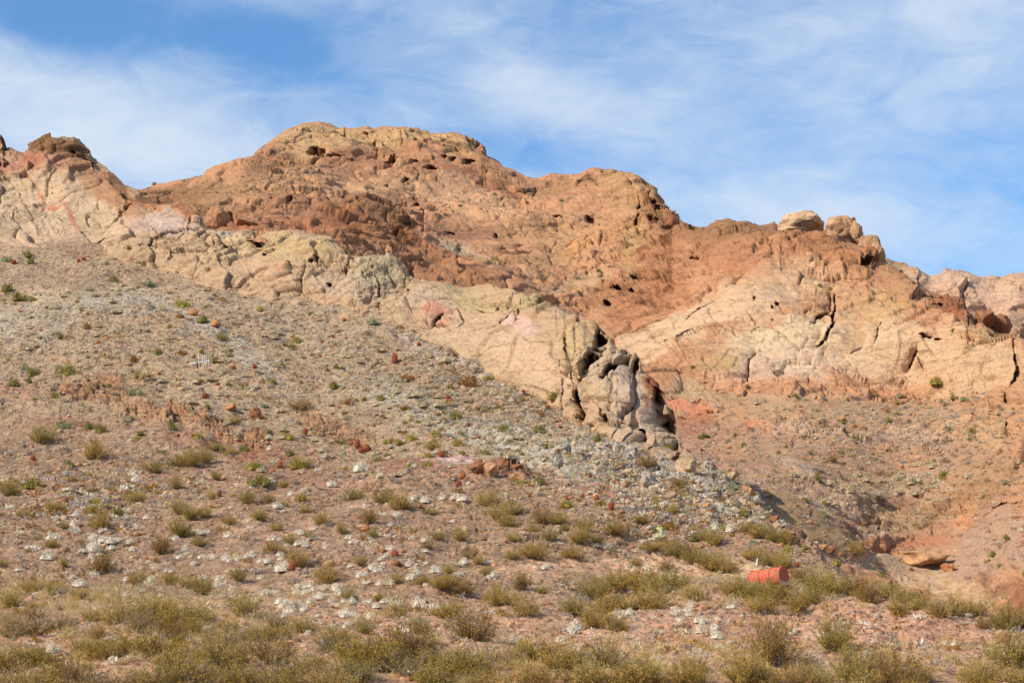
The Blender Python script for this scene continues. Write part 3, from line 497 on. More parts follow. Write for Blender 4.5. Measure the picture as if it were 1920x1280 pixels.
def plain(name, rgb, var=.3, scale=12, rough=.9, hue=(1, 1, 1), attr=None):
    m, t, b = new_mat(name); b.inputs['Roughness'].default_value = rough
    tcn = N(t, 'ShaderNodeTexCoord'); n = tnoise(t, tcn.outputs['Object'], scale, 4, .6).outputs['Fac']
    oi = N(t, 'ShaderNodeObjectInfo')
    c0 = lin(rgb); a = tuple(x*ALB*(1-var) for x in c0); bb = tuple(min(.9, x*ALB*(1+var)) for x in c0)
    c = mixc(t, maprange(t, n, .3, .7), a, bb)
    c = mixc(t, math_n(t, 'MULTIPLY', oi.outputs['Random'], .5), c, mixc(t, 1.0, c, tuple(h for h in hue), 'MULTIPLY'))
    if attr:
        an = N(t, 'ShaderNodeAttribute'); an.attribute_name = 'Tint'; c = mixc(t, 1.0, c, an.outputs['Color'], 'MULTIPLY')
    t.links.new(c, b.inputs['Base Color'])
    bp = N(t, 'ShaderNodeBump'); bp.inputs['Strength'].default_value = .4; bp.inputs['Distance'].default_value = .03; t.links.new(n, bp.inputs['Height']); t.links.new(bp.outputs[0], b.inputs['Normal'])
    return m
def leafy(name, rgb, var=.3, hue=(1, 1, 1)):
    m = plain(name, rgb, var, 7, .8, hue); t = m.node_tree; b = [n for n in t.nodes if n.type == 'BSDF_PRINCIPLED'][0]; o = [n for n in t.nodes if n.type == 'OUTPUT_MATERIAL'][0]
    tr = N(t, 'ShaderNodeBsdfTranslucent'); ms = N(t, 'ShaderNodeMixShader'); ms.inputs[0].default_value = .25
    t.links.new(b.inputs['Base Color'].links[0].from_socket, tr.inputs[0]); t.links.new(b.outputs[0], ms.inputs[1]); t.links.new(tr.outputs[0], ms.inputs[2]); t.links.new(ms.outputs[0], o.inputs[0])
    return m
M = dict(
 creo=leafy('creosote_leaf', (198, 160, 68), .2, (.8, .86, .8)), creo2=leafy('creosote_green_leaf', (178, 152, 66), .2, (.85, .9, .8)), creo3=leafy('creosote_straw_leaf', (208, 176, 92), .2, (.9, .9, .85)), creo_stem=plain('creosote_stem', (146, 128, 106), .35), creo_b=leafy('brown_leaf', (172, 130, 58), .35, (.9, .9, .9)),
 green=leafy('green_leaf', (146, 138, 70), .3, (1, .9, .9)), yellow=leafy('yellow_leaf', (178, 160, 80), .3, (.85, .9, .7)), rust=leafy('rusty_leaf', (168, 118, 58), .3, (.8, .8, .8)), blue=leafy('sage_leaf', (156, 160, 116), .25, (.9, .9, .9)),
 pale=leafy('pale_leaf', (246, 234, 212), .06, (.97, .93, .88)), tan=leafy('straw_leaf', (222, 202, 166), .2, (.9, .9, .85)), grey=leafy('grey_leaf', (188, 174, 158), .25, (.85, .85, .9)), straw=leafy('straw_blade', (222, 194, 132), .2, (.9, .9, .8)),
 cact=plain('cactus_skin', (158, 88, 62), .3, 14, .8, (1.3, 1.35, 1.2)), cact_o=plain('cactus_skin_orange', (188, 118, 70), .3, 14, .8, (.85, .8, .7)), spine=plain('cactus_spine', (182, 100, 80), .3, 14, .7, (1, .8, .8)), crown=plain('cactus_crown', (214, 172, 120), .2),
 chol=plain('cholla_skin', (214, 214, 150), .2), rustm=plain('rusty_iron', (150, 86, 52), .4, 9), white=plain('white_metal', (236, 236, 232), .06, 20, .5), dark=plain('dark_iron', (74, 58, 50), .3), wood=plain('orange_wood', (176, 108, 58), .3, 9))
# ---------------------------------------------------------------- mesh helpers
def mesh_obj(name, V, Fc, mats, parent=None, smooth=False, midx=None):
    me = bpy.data.meshes.new(name); me.from_pydata([tuple(v) for v in V], [], [tuple(f) for f in Fc])
    for m in mats: me.materials.append(m)
    if midx is not None: me.polygons.foreach_set('material_index', np.array(midx, np.int32))
    if smooth: me.polygons.foreach_set('use_smooth', np.ones(len(me.polygons), bool))
    me.update(); o = bpy.data.objects.new(name, me); col.objects.link(o)
    if parent: o.parent = parent
    return o
def mk_mesh(name, V, Fc, mats, midx=None, smooth=False):
    me = bpy.data.meshes.new(name); me.from_pydata([tuple(v) for v in V], [], [tuple(f) for f in Fc])
    for m in mats: me.materials.append(m)
    if midx is not None: me.polygons.foreach_set('material_index', np.array(midx, np.int32))
    if smooth: me.polygons.foreach_set('use_smooth', np.ones(len(me.polygons), bool))
    me.update(); return me
def tube(V, Fc, pts, r0, r1, n=3):
    base = len(V); L = len(pts)
    for k, p in enumerate(pts):
        p = Vector(p); d = (Vector(pts[min(k+1, L-1)])-Vector(pts[max(k-1, 0)])).normalized()
        a = d.orthogonal().normalized(); b = d.cross(a); r = r0+(r1-r0)*k/(L-1)
        for i in range(n):
            an = 2*math.pi*i/n; V.append(p+a*math.cos(an)*r+b*math.sin(an)*r)
    for k in range(L-1):
        for i in range(n):
            j = (i+1) % n; Fc.append((base+k*n+i, base+k*n+j, base+(k+1)*n+j, base+(k+1)*n+i))
    Fc.append([base+i for i in range(n)][::-1]); Fc.append([base+(L-1)*n+i for i in range(n)])
def leafquad(V, Fc, p, size, rnd, up=.3, asp=.5):
    d = Vector((rnd.gauss(0, 1), rnd.gauss(0, 1), rnd.gauss(0, 1)+up)).normalized(); s = d.orthogonal().normalized()
    s.rotate(Matrix.Rotation(rnd.uniform(0, 6.28), 3, d)); b = len(V)
    V += [p-s*size*asp*.5, p+s*size*asp*.5, p+d*size+s*size*asp*.2, p+d*size-s*size*asp*.2]; Fc.append((b, b+1, b+2, b+3))
def vase_bush(rnd, nst, nleaf, spread, lsize, lean=0, sub=2, rr=.006, hfac=.8):
    """stems and leaves of an open bush, about one metre across"""
    SV, SF, LV, LF = [], [], [], []
    for i in range(nst):
        a = rnd.uniform(0, 6.283); th = spread*math.sqrt(rnd.random()); L = rnd.uniform(.62, 1.0)*(.62+.25*math.cos(th))
        d = Vector((math.sin(th)*math.cos(a)+lean, math.sin(th)*math.sin(a), math.cos(th)*hfac)).normalized()
        p = Vector((d.x*.05, d.y*.05, -.03)); pts = [p.copy()]
        for k in range(4):
            d = (d+Vector((rnd.gauss(0, .14), rnd.gauss(0, .14), rnd.gauss(.04, .1)))).normalized(); p = p+d*L/4; pts.append(p.copy())
        tube(SV, SF, pts, rr, rr*.4)
        tips = [(pts[1], pts[2]), (pts[2], pts[3]), (pts[3], pts[4])]
        for s in range(sub):
            k = rnd.choice((1, 2, 3)); q = pts[k]; dd = (d+Vector((rnd.gauss(0, .55), rnd.gauss(0, .55), rnd.gauss(.1, .4)))).normalized(); e = q+dd*L*.33
            tube(SV, SF, [q, (q+e)/2+Vector((0, 0, .01)), e], rr*.6, rr*.25); tips.append((q+(e-q)*.3, e))
        for k in range(nleaf):
            A, B = rnd.choice(tips); t = rnd.random(); p = A.lerp(B, t)+Vector((rnd.gauss(0, .022), rnd.gauss(0, .022), rnd.gauss(0, .022)))
            leafquad(LV, LF, p, lsize*rnd.uniform(.6, 1.3), rnd, .6)
    return SV, SF, LV, LF
def dome_bush(rnd, nleaf, lsize, flat=.6, lumps=6, up=1.0, asp=.35, core=False):
    V, Fc = [], []; scale_like = asp > .2
    cs = [(Vector((rnd.gauss(0, .17), rnd.gauss(0, .17), 0)), rnd.uniform(.24, .36)) for _ in range(lumps)]
    if scale_like and core:
        for c, r in cs:                           # solid core added under the leaves so the shrub reads brighter
            b = len(V); r2 = r*core; rings, seg = 4, 9
            for a_ in range(rings):
                e_ = a_/rings*math.pi/2
                for q in range(seg):
                    an = 2*math.pi*q/seg; k_ = rnd.uniform(.85, 1.12); V.append(c+Vector((r2*math.cos(e_)*math.cos(an)*k_, r2*math.cos(e_)*math.sin(an)*k_, r2*math.sin(e_)*flat*1.25*k_)))
            V.append(c+Vector((0, 0, r2*flat*1.25)))
            for a_ in range(rings-1):
                for q in range(seg): w_ = (q+1) % seg; Fc.append((b+a_*seg+q, b+a_*seg+w_, b+(a_+1)*seg+w_, b+(a_+1)*seg+q))
            for q in range(seg): w_ = (q+1) % seg; t_ = b+(rings-1)*seg; Fc.append((t_+q, t_+w_, b+rings*seg))
    for i in range(nleaf):
        c, r = rnd.choice(cs); d = Vector((rnd.gauss(0, 1), rnd.gauss(0, 1), abs(rnd.gauss(0, 1)))).normalized(); rr_ = r*(rnd.random()**.35)
        p = c+Vector((d.x*rr_, d.y*rr_, d.z*rr_*flat*1.6)); dd = (d+Vector((rnd.gauss(0, .45), rnd.gauss(0, .45), up*.5+rnd.gauss(0, .3)))).normalized()
        if scale_like and rnd.random() < .42:      # leaves lying on the outside of the dome
            nn = (d+Vector((rnd.gauss(0, .35), rnd.gauss(0, .35), rnd.gauss(0, .35)))).normalized(); dd = nn.orthogonal().normalized(); dd.rotate(Matrix.Rotation(rnd.uniform(0, 6.28), 3, nn)); s = dd.cross(nn)
        else:
            s = dd.orthogonal().normalized(); s.rotate(Matrix.Rotation(rnd.uniform(0, 6.28), 3, dd))
        L = lsize*rnd.uniform(.6, 1.4); b = len(V)
        V += [p-s*L*asp*.5, p+s*L*asp*.5, p+dd*L+s*L*asp*.15, p+dd*L-s*L*asp*.15]; Fc.append((b, b+1, b+2, b+3))
    return V, Fc
rb = random.Random(21)
# creosote: a stem mesh and a foliage mesh per variant, plus a one-piece mesh for the small ones
CREO = []
for v in range(7):
    sv, sf, lv, lf = vase_bush(rb, 66, 60, math.radians(62), .031, rb.uniform(-.12, .12), 4, .0065, .86)
    CREO.append((mk_mesh('creosote_branches', sv, sf, [M['creo_stem']]), mk_mesh('creosote_foliage', lv, lf, [M[('creo', 'creo2', 'creo', 'creo3', 'creo_b', 'creo', 'creo2')[v]]])))
BARE = []
for v in range(2):
    sv, sf, lv, lf = vase_bush(rb, 60, 12, math.radians(66), .036, 0, 5, .0075, .7)
    BARE.append((mk_mesh('bare_branches', sv, sf, [M['creo_stem']]), mk_mesh('bare_foliage', lv, lf, [M['creo']])))
SMALL = {}
for key, lm in (('creo', 'creo'), ('creo_b', 'creo_b')):
    SMALL[key] = []
    for v in range(4):
        sv, sf, lv, lf = vase_bush(rb, 26, 30, math.radians(58), .068, rb.uniform(-.1, .1), 1, .009, 1.0)
        n = len(sv); SMALL[key].append(mk_mesh('small_bush', sv+lv, sf+[tuple(i+n for i in f) for f in lf], [M['creo_stem'], M[lm]], [0]*len(sf)+[1]*len(lf)))
for key, cnt, ls, flat in (('green', 620, .10, 1.15), ('yellow', 620, .10, 1.1), ('rust', 420, .11, 1.1), ('blue', 520, .09, 1.0), ('pale', 700, .09, 1.15), ('tan', 520, .11, 1.15), ('grey', 380, .11, .85), ('straw', 420, .2, .8)):
    SMALL[key] = []
    for v in range(5):
        V, Fc = dome_bush(rb, cnt, ls, flat, rb.choice((3, 4, 5, 7)), asp=.42 if key != 'straw' else .08, core={'pale': .7, 'tan': .66, 'green': .6, 'yellow': .6, 'blue': .6}.get(key, False)); SMALL[key].append(mk_mesh(key+'_shrub', V, Fc, [M[key]]))
# ---------------------------------------------------------------- placing
THINGS = []                     # (object, kind phrase, px, py, size) for labels
def layer_at(px, py):
    if py > topA(px)+2 and (px > 1285 or py > contact(px)): return 'ground'
    if px < 1285 and py > top_B(px)+1: return 'cliff'
    return 'mountain'
def link(name, me, parent=None):
    o = bpy.data.objects.new(name, me); col.objects.link(o)
    if parent: o.parent = parent
    return o
def place(o, px, py, w_px, zs=1.0, unit=1.0, lay=None, sink=.02, tilt=True):
    """stand o with its base on the terrain seen at (px, py); w_px is its width in the photograph"""
    lay = lay or layer_at(px, py); p, n = on(lay, px, py); s = w_px/F*p.y/unit
    o.location = p-Vector((0, 0, sink*s)); o.scale = (s, s, s*zs); o.rotation_euler = (R.gauss(0, .05) if tilt else 0, R.gauss(0, .05) if tilt else 0, R.uniform(0, 6.28))
    return s
GROUPS = {'creosote bush': 'creosote bushes on the slope', 'green shrub': 'green rounded shrubs on the slope', 'pale shrub': 'pale low shrubs on the slope', 'straw shrub': 'straw coloured tufts on the slope',
 'grey shrub': 'grey dry shrubs on the slope', 'barrel cactus': 'barrel cacti on the hillside', 'cholla cactus': 'cholla cacti on the slope', 'loose rock': 'loose rocks on the slope', 'boulder': 'boulders on the hillside', 'rusty shrub': 'rusty brown shrubs on the slope'}
NAMES = {'creosote bush': 'creosote_bush', 'green shrub': 'green_shrub', 'pale shrub': 'pale_shrub', 'straw shrub': 'straw_shrub', 'grey shrub': 'grey_shrub', 'rusty shrub': 'rusty_shrub'}
def thing(o, kind, desc, px, py, w): THINGS.append((o, kind, desc, px, py, w))
def creosote(px, py, wd, hs=1.0, bare=False):
    # (px, py) is the middle of the bush as seen
    base_y = py+wd*.30*hs
    if wd >= 22:
        st, lf = R.choice(BARE if bare else CREO)
        o = link('creosote_bush', None); link('branches', st, o); link('foliage', lf, o); place(o, px, base_y, wd, hs*1.1, 1.2)
    else:
        o = link('creosote_bush', R.choice(SMALL['creo' if R.random() < .6 else 'creo_b'])); place(o, px, base_y, wd, hs, 1.2)
    thing(o, 'creosote bush', 'twiggy olive' if not bare else 'bare grey twigged', px, py, wd)
def shrub(kind, key, desc, px, py, wd, hs=1.0):
    o = link(NAMES[kind], R.choice(SMALL[key])); place(o, px, py+wd*.28*hs, wd, hs, .86, sink=.09); thing(o, kind, desc, px, py, wd)

# creosote bushes: centre x, y, width as in the photograph
CREOL = """415,629,24 560,757,38 440,785,22 78,810,50 180,843,46 290,873,36 357,857,40 380,852,36 332,860,34 15,913,50 255,929,42 328,903,26 397,927,20 467,932,34 485,962,32 335,950,34 357,955,34 382,960,30 103,947,36 187,973,40 43,960,26
813,832,34 662,925,36 720,930,40 748,938,40 913,930,40 935,955,44 960,950,40 950,975,36 1020,965,36 1045,970,36 808,957,24 762,950,24 1217,862,34 1270,903,30 1260,953,26 1200,973,26 690,967,34 1563,858,20 1600,1027,36
1400,985,34 1425,992,40 1450,1000,40 1475,1008,36 1410,1035,44 1440,1043,44 1465,1050,36 1300,1040,40 1330,1048,50 1355,1055,44 1340,1007,34 1320,1000,30 1500,1085,50 1530,1092,60 1565,1095,60 1600,1098,50 1630,1104,50 1660,1108,44 1690,1112,44 1725,1118,44 1437,1107,60 1370,1098,46 1400,1102,44 1470,1108,50
1300,1100,46 1427,1132,56 1497,1125,46 1520,1118,40 1687,1136,45 1760,1136,50 1827,1136,50 1847,1163,40 1890,1153,60 1428,1108,40 1460,1112,44 1457,1200,92 1563,1186,70 1893,1213,90 1513,1260,45 1393,1250,75 1600,1243,80 1680,1253,80 1847,1265,80 1300,1246,45 1790,1135,44 1720,1130,40
780,993,22 820,1000,26 862,1001,30 800,1017,22 963,1005,32 1003,1030,50 962,1037,26 1073,1035,36 1153,987,50 1203,973,24 1097,980,32 1058,987,20 1087,1000,44 900,1048,26 880,1036,30 917,1068,26 678,1055,28 840,1065,28 743,1080,28 978,1086,38 1020,1103,22 790,1085,30 827,1093,46 867,1100,50 845,1088,40
930,1113,44 955,1118,40 983,1136,48 1073,1133,52 1120,1100,60 1160,1090,60 1200,1085,60 1240,1092,60 1270,1085,50 1140,1130,60 1110,1150,50 1180,1120,60 1225,1120,60 1150,1160,50 653,1113,36 712,1115,26 747,1140,42 683,1170,40 787,1170,38 840,1140,56 887,1170,86 757,1206,105 1190,1053,24 1227,1020,36 1263,1026,40 1247,1060,30 1290,1028,34
337,986,44 93,1018,26 118,1053,20 185,1048,46 303,1020,40 373,1013,34 433,975,22 427,996,20 515,1025,44 560,1043,46 447,1073,30 350,1090,40 380,1096,40 320,1083,30 257,1080,36 500,1098,14 610,1076,50 120,985,20 5,1060,24 457,1133,56 270,1136,56 300,1140,56 233,1143,46 60,1096,46 100,1100,40 547,1010,30 583,1003,24 603,970,32 517,983,26 150,1110,34 20,1120,50
500,935,22 530,905,20 570,955,22 640,990,24 400,835,24 430,845,22 405,890,20 160,885,18 700,1000,24 1000,990,24 1120,1010,26 1030,1003,28""".split()
for s_ in CREOL:
    x, y, wd = map(float, s_.split(',')); creosote(x, y, wd*1.26, R.uniform(.75, 1.25)*(1.15 if wd > 60 else 1))
# dense brush along the foot of the slope
k = 0
for px0, px1, py0, py1, cnt, w0, w1 in ((-20, 640, 1148, 1195, 26, 40, 90), (-20, 700, 1195, 1275, 26, 60, 125), (640, 1240, 1210, 1285, 26, 50, 115), (1240, 1930, 1262, 1300, 16, 60, 95), (-30, 1250, 1280, 1312, 18, 70, 120)):
    for i in range(cnt):
        px = px0+(px1-px0)*(i+R.random())/cnt if i % 2 else R.uniform(px0, px1); py = R.uniform(py0, py1)
        creosote(px, min(py, 1296), R.uniform(w0, w1), R.uniform(.7, 1.05), R.random() < .28)
GREENL = """15,483,20,b 48,473,18,g 55,489,16,g 245,463,12,g 198,493,13,b 270,491,16,g 353,500,14,g 213,522,18,g 13,540,22,g 38,555,24,g 60,560,14,g 282,573,16,b 345,567,26,y 422,523,12,g 492,547,14,g 490,577,15,y 377,598,20,g 165,610,18,r 318,612,10,y 278,527,22,b 427,472,10,y
113,629,12,g 298,659,16,g 345,661,15,r 250,670,20,r 408,674,17,g 433,655,10,g 432,665,14,g 553,636,18,y 548,650,14,g 533,683,12,g 627,686,14,g 627,720,20,g 433,719,13,g 512,714,14,y 122,692,34,g 61,696,20,g 47,686,16,b 22,716,22,g 55,713,14,g 100,740,15,g 63,748,12,g 260,728,26,b 393,762,14,g 492,758,14,b
322,797,18,g 172,796,22,g 195,802,24,g 120,792,32,b 263,810,14,g 255,820,16,y 370,815,22,y 423,838,22,g 457,837,20,g 547,846,18,g 545,817,20,y 480,870,26,y 565,865,34,y 485,897,28,g 135,870,20,g 52,903,34,g 182,940,18,y 177,952,24,y 227,959,24,g 563,930,20,y
752,613,14,r 690,625,12,g 708,657,10,y 697,600,22,b 762,706,22,r 913,702,22,y 848,663,20,r 842,725,14,g 717,744,16,g 773,739,12,g 1048,740,26,g 981,748,12,g 913,767,14,g 852,776,24,g 757,762,18,r 787,757,14,r 718,780,14,r 1015,776,16,r 1005,801,24,g 943,801,18,g 652,750,22,r 648,823,18,g 727,827,14,y
747,827,16,y 772,818,20,y 815,812,20,y 858,827,18,y 1027,836,16,g 1120,823,24,g 1085,818,14,y 801,852,18,y 803,867,16,y 907,847,16,g 887,880,14,y 976,900,24,y 1012,903,20,g 708,860,16,g 715,900,11,g 1063,943,22,y 1127,940,20,y 1230,940,14,y 1248,982,14,y 1250,835,14,g 880,713,34,r
1492,740,11,g 1527,735,7,g 1588,748,7,g 1643,743,11,g 1687,740,13,b 1683,754,12,y 1760,750,12,b 1785,745,12,g 1807,746,15,b 1769,758,8,g 1748,720,22,y 1662,787,13,g 1703,787,11,g 1833,808,15,g 1823,817,10,g 1763,790,9,g 1880,762,12,r 1577,847,12,g 1533,895,18,g 1773,888,18,g 1748,862,12,g 1885,885,12,b
1843,930,9,g 1543,960,20,b 1549,942,12,g 1518,935,14,g 1703,923,9,g 1602,915,9,g 1887,1008,14,g 1853,1037,14,g 1843,1047,10,g 1903,1073,16,g 1860,1060,11,g 1709,1065,11,r 1643,1078,14,y 1573,1052,20,y 1477,1028,20,y 1510,1023,14,y 1301,1007,20,g 1415,1013,18,b 1287,960,16,y 1357,988,14,y 1392,962,22,y 1362,729,10,g
1402,727,9,g 1395,833,9,g 1377,815,10,g 1320,815,9,g 1310,822,9,g 1300,690,9,g 1518,846,10,g 1475,837,8,g 1320,876,16,r 1377,913,24,b 1125,505,10,g 1130,515,8,g 1083,520,8,b 1082,549,10,g 1052,549,8,g 906,493,14,b 928,490,16,y 955,440,9,g 824,422,9,b 868,427,7,b 846,436,8,g 928,363,9,g 1008,385,8,g 1052,373,10,b 998,363,6,g
605,298,12,g 520,308,8,b 503,312,6,g 454,331,6,g 540,390,7,g 488,385,5,g 345,339,7,g 290,344,8,g 1391,441,6,g 1555,539,12,y 1535,533,10,b 1535,534,8,g 1785,618,9,g 720,292,8,g 866,384,5,g 405,360,5,g 1077,408,6,g""".split()
for s_ in GREENL:
    a = s_.split(','); x, y, wd = map(float, a[:3]); key = {'g': 'green', 'y': 'yellow', 'r': 'rust', 'b': 'blue'}[a[3]]
    ds = {'g': 'rounded olive green', 'y': 'bright yellow green', 'r': 'rusty orange brown', 'b': 'dull sage green'}[a[3]]
    shrub('rusty shrub' if a[3] == 'r' else 'green shrub', key, ds, x, y, wd*1.05, R.uniform(.9, 1.2))
# pale and straw shrubs: hand set larger ones, then drifts
PALEL = """678,872,30 255,895,26 250,885,18 620,905,20 830,928,18 855,930,22 870,934,20 770,930,22 795,933,24 1345,985,34 1365,988,24 1268,1148,22 1290,1128,26 1300,1133,20 1080,1172,36 1075,1182,30 1050,1195,28 972,1196,28 1347,1213,20 1340,1172,24 1310,1172,16 1337,1180,22 1245,998,20 1232,1003,20
1180,1060,14 1290,1143,18 1160,1150,30 1180,1145,22 1372,1130,18 1635,1200,14 1790,1205,18 1770,1203,12 1480,1112,18 540,1140,30 530,1128,26 610,1100,26 630,1098,26 640,1108,24 600,1118,22 580,1125,24 148,1088,26 235,1112,16 205,1115,18 265,1105,12 385,1080,26 405,1092,24 423,1043,24 380,1040,22 400,1040,18
450,1045,20 460,1042,18 500,1050,18 530,1060,30 545,1055,22 700,1060,24 712,1058,22 680,1075,22 770,1080,20 780,1072,20 660,1125,20 745,1130,24 785,1128,30 660,1150,22 690,1152,20 90,1040,24 172,1022,34 190,1010,22 205,1008,26 140,978,26 140,990,22 100,1005,26 248,1028,20 272,972,16 237,968,16 570,918,18 517,945,20
610,980,16 565,995,16 655,1005,16 700,1012,18 722,1040,14 870,1050,20 905,1050,18 1190,1065,14 1210,1062,18 1215,1070,18 1030,1058,14 1022,1062,14 1280,1075,16 925,1075,20 917,1080,16 1605,1060+0,8""".replace('1060+0', '1060').split()
for s_ in PALEL:
    x, y, wd = map(float, s_.split(',')); shrub('pale shrub', 'pale', 'ashy white low', x, y, wd, R.uniform(.7, 1.0))
STRAWL = """372,709,26 392,706,26 360,706,22 415,695,30 297,825,12 95,622,16 55,650,20 125,660,16 515,660,20 530,668,18 645,662,30 792,658,26 765,688,18 925,733,20 870,745,24 800,790,22 905,735,16 1020,817,18 945,862,30 955,868,26 930,862,24 1628,895,20 1595,915,24 1622,918,16 1655,900,16 1682,895,18 1690,920,22 1650,925,20 1665,750,10 1470,762,14
1225,1215,20 1670,1222,24 1780,1228,26 1470,1245,26 1895,1240,22 430,1248,30 410,1240,26 1310,1210,20 40,1235,44 150,1225,50 300,1235,36 540,1255,40 700,1225,34 960,1240,36 860,1262,30 1090,1250,30 1740,1270,26""".split()
for s_ in STRAWL:
    x, y, wd = map(float, s_.split(',')); shrub('straw shrub', 'straw' if y > 1200 else 'tan', 'straw coloured grassy', x, y, wd, R.uniform(.7, 1.0))
def scatter(kind, key, desc, cnt, zones, w0, w1, hs=(.6, .9)):
    n = 0
    while n < cnt:
        cx, cy, rx, ry = R.choice(zones); x = R.gauss(cx, rx); y = R.gauss(cy, ry)
        if not (-15 < x < 1935) or y > 1270: continue
        lay = layer_at(x, y)
        if lay == 'cliff': continue
        if lay == 'mountain' and not (y > 735 and x > 1290): continue
        if lay == 'ground' and y < contact(x)+10 and x < 1285: continue
        shrub(kind, key, desc, x, y, R.uniform(w0, w1)*(.7+.45*min(1, max(0, (y-450)/700))), R.uniform(*hs)); n += 1
scatter('pale shrub', 'pale', 'ashy white low', 165, [(150, 1010, 110, 25), (450, 1040, 130, 25), (620, 1040, 80, 40), (700, 1080, 70, 40), (180, 1060, 120, 22), (560, 1120, 80, 22), (760, 1050, 60, 30), (320, 1060, 90, 25), (620, 1140, 60, 18), (1330, 1170, 60, 18), (640, 900, 160, 40), (480, 1010, 200, 25)], 9, 21)
scatter('straw shrub', 'tan', 'straw coloured low', 230, [(150, 600, 180, 60), (450, 640, 170, 70), (600, 700, 150, 60), (250, 560, 200, 30), (850, 760, 120, 50), (750, 640, 90, 40), (1000, 830, 90, 30), (300, 690, 200, 40), (1650, 900, 120, 30), (1600, 780, 180, 25), (700, 860, 120, 30)], 13, 27, (.5, .8))
scatter('straw shrub', 'straw', 'straw coloured grassy', 46, [(200, 1215, 160, 30), (600, 1235, 200, 25), (1000, 1240, 150, 20), (1450, 1245, 200, 18)], 26, 46, (.6, .9))
scatter('pale shrub', 'pale', 'ashy white low', 26, [(200, 1180, 160, 26), (650, 1215, 200, 25), (1000, 1220, 150, 20)], 18, 30, (.6, .9))
scatter('grey shrub', 'grey', 'dry grey twiggy', 240, [(200, 680, 200, 90), (550, 600, 180, 50), (600, 760, 160, 60), (130, 860, 130, 60), (450, 920, 260, 60), (800, 940, 160, 40), (500, 1080, 240, 50), (1000, 1000, 180, 40), (1550, 870, 200, 60), (900, 760, 120, 50), (1300, 1000, 60, 40), (1200, 940, 120, 30)], 9, 21, (.45, .8))
scatter('green shrub', 'green', 'small olive green', 60, [(300, 640, 220, 70), (650, 720, 200, 60), (500, 800, 250, 40), (950, 830, 120, 30), (1650, 850, 150, 50), (1300, 960, 70, 30)], 8, 14, (.8, 1.1))

# ---------------------------------------------------------------- barrel cacti
def cactus_meshes(seed, elong):
    rn = random.Random(seed); V, Fc, mi = [], [], []; ribs = 18; seg = ribs*2; rows = 12
    for j in range(rows+1):
        t = j/rows; th = math.pi*(.10+.88*t); z = .5*elong*(1-math.cos(th)); rad = .5*math.sin(th)**.75
        for i in range(seg):
            a = 2*math.pi*i/seg; r = rad*(1 if i % 2 == 0 else .86); V.append((r*math.cos(a), r*math.sin(a), z-.04))
    for j in range(rows):
        for i in range(seg):
            k = (i+1) % seg; Fc.append((j*seg+i, j*seg+k, (j+1)*seg+k, (j+1)*seg+i))
    Fc.append([rows*seg+i for i in range(seg)])
    body = (V, Fc)
    SV, SF = [], []
    for j in range(1, rows):
        t = j/rows; th = math.pi*(.10+.88*t); z = .5*elong*(1-math.cos(th)); rad = .5*math.sin(th)**.75
        for i in range(0, seg, 2):
            a = 2*math.pi*i/seg; p = Vector((rad*math.cos(a), rad*math.sin(a), z-.04)); o = Vector((math.cos(a), math.sin(a), .3*rn.random())).normalized()
            for q in range(3):
                d = (o+Vector((rn.gauss(0, .5), rn.gauss(0, .5), rn.gauss(.1, .5)))).normalized()*rn.uniform(.07, .13); s = d.orthogonal().normalized()*.012; b = len(SV)
                SV += [p-s, p+s, p+d]; SF.append((b, b+1, b+2))
    CV, CF = [], []
    tube(CV, CF, [(0, 0, elong-.12), (0, 0, elong-.055), (0, 0, elong-.035)], .16, .06, 9)
    return body, (SV, SF), (CV, CF)
CACT = []
for k, (el_, mt) in enumerate(((1.0, 'cact'), (1.25, 'cact_o'), (1.6, 'cact'), (1.0, 'cact_o'), (1.9, 'cact'))):
    b, s, c = cactus_meshes(k, el_); CACT.append((el_, mt, mk_mesh('cactus_body', *b, [M[mt]], smooth=False), mk_mesh('cactus_spines', *s, [M['spine']]), mk_mesh('cactus_crown', *c, [M['crown']])))
CACTL = """26,492,10,9 157,486,8,7 147,490,7,7 332,504,9,9 391,518,8,11 471,539,9,12 258,535,6,6 185,642,8,7 371,683,6,6 438,687,9,8 478,688,8,9 383,741,10,11 573,811,8,14 61,857,9,10 523,870,10,14 108,916,9,9 412,927,8,11 624,631,6,6 298,697,6,6
644,599,8,7 786,645,8,7 739,673,11,21 758,684,6,6 772,709,9,9 839,747,9,10 845,752,8,8 897,762,7,6 981,735,8,7 1059,728,6,5 1102,721,6,7 1035,755,8,9 1025,763,9,8 1073,774,7,6 1164,790,6,5 1036,826,8,7 1049,800,7,6 876,795,9,7 670,832,10,17 659,832,8,9 677,845,10,10 686,840,11,15 695,843,6,6 675,834,5,5
735,826,9,9 827,852,12,12 899,866,9,12 868,892,11,13 873,900,7,8 859,908,11,13 1118,932,9,10 1144,949,10,15 992,929,7,7 711,791,7,7 763,866,7,6 548,1061,12,18 739,1039,13,14 797,988,7,7 948,1016,7,6 1661,770,8,9 1602,797,7,7 1327,771,6,7 1334,771,6,7 1347,771,5,6 1693,718,6,6 1400,954,6,6 1595,987,6,6 1494,1061,10,10 1578,1038,7,6 1322,716,5,5 1062,934,6,6""".split()
for s_ in CACTL:
    x, y, cw, ch = map(float, s_.split(',')); e = ch/cw
    cand = sorted(CACT, key=lambda c: abs(c[0]-e)+R.random()*.35)[0]
    if cw >= 8:
        o = link('barrel_cactus', None); link('body', cand[2], o); link('spines', cand[3], o)['kind'] = 'stuff'; link('crown', cand[4], o)
    else: o = link('barrel_cactus', cand[2])
    place(o, x, y+ch*.42, cw*1.05, e/cand[0]); thing(o, 'barrel cactus', ('tall ' if e > 1.3 else 'squat ' if e < .95 else 'round ')+('orange brown' if cand[1] == 'cact_o' else 'rusty red'), x, y, cw)

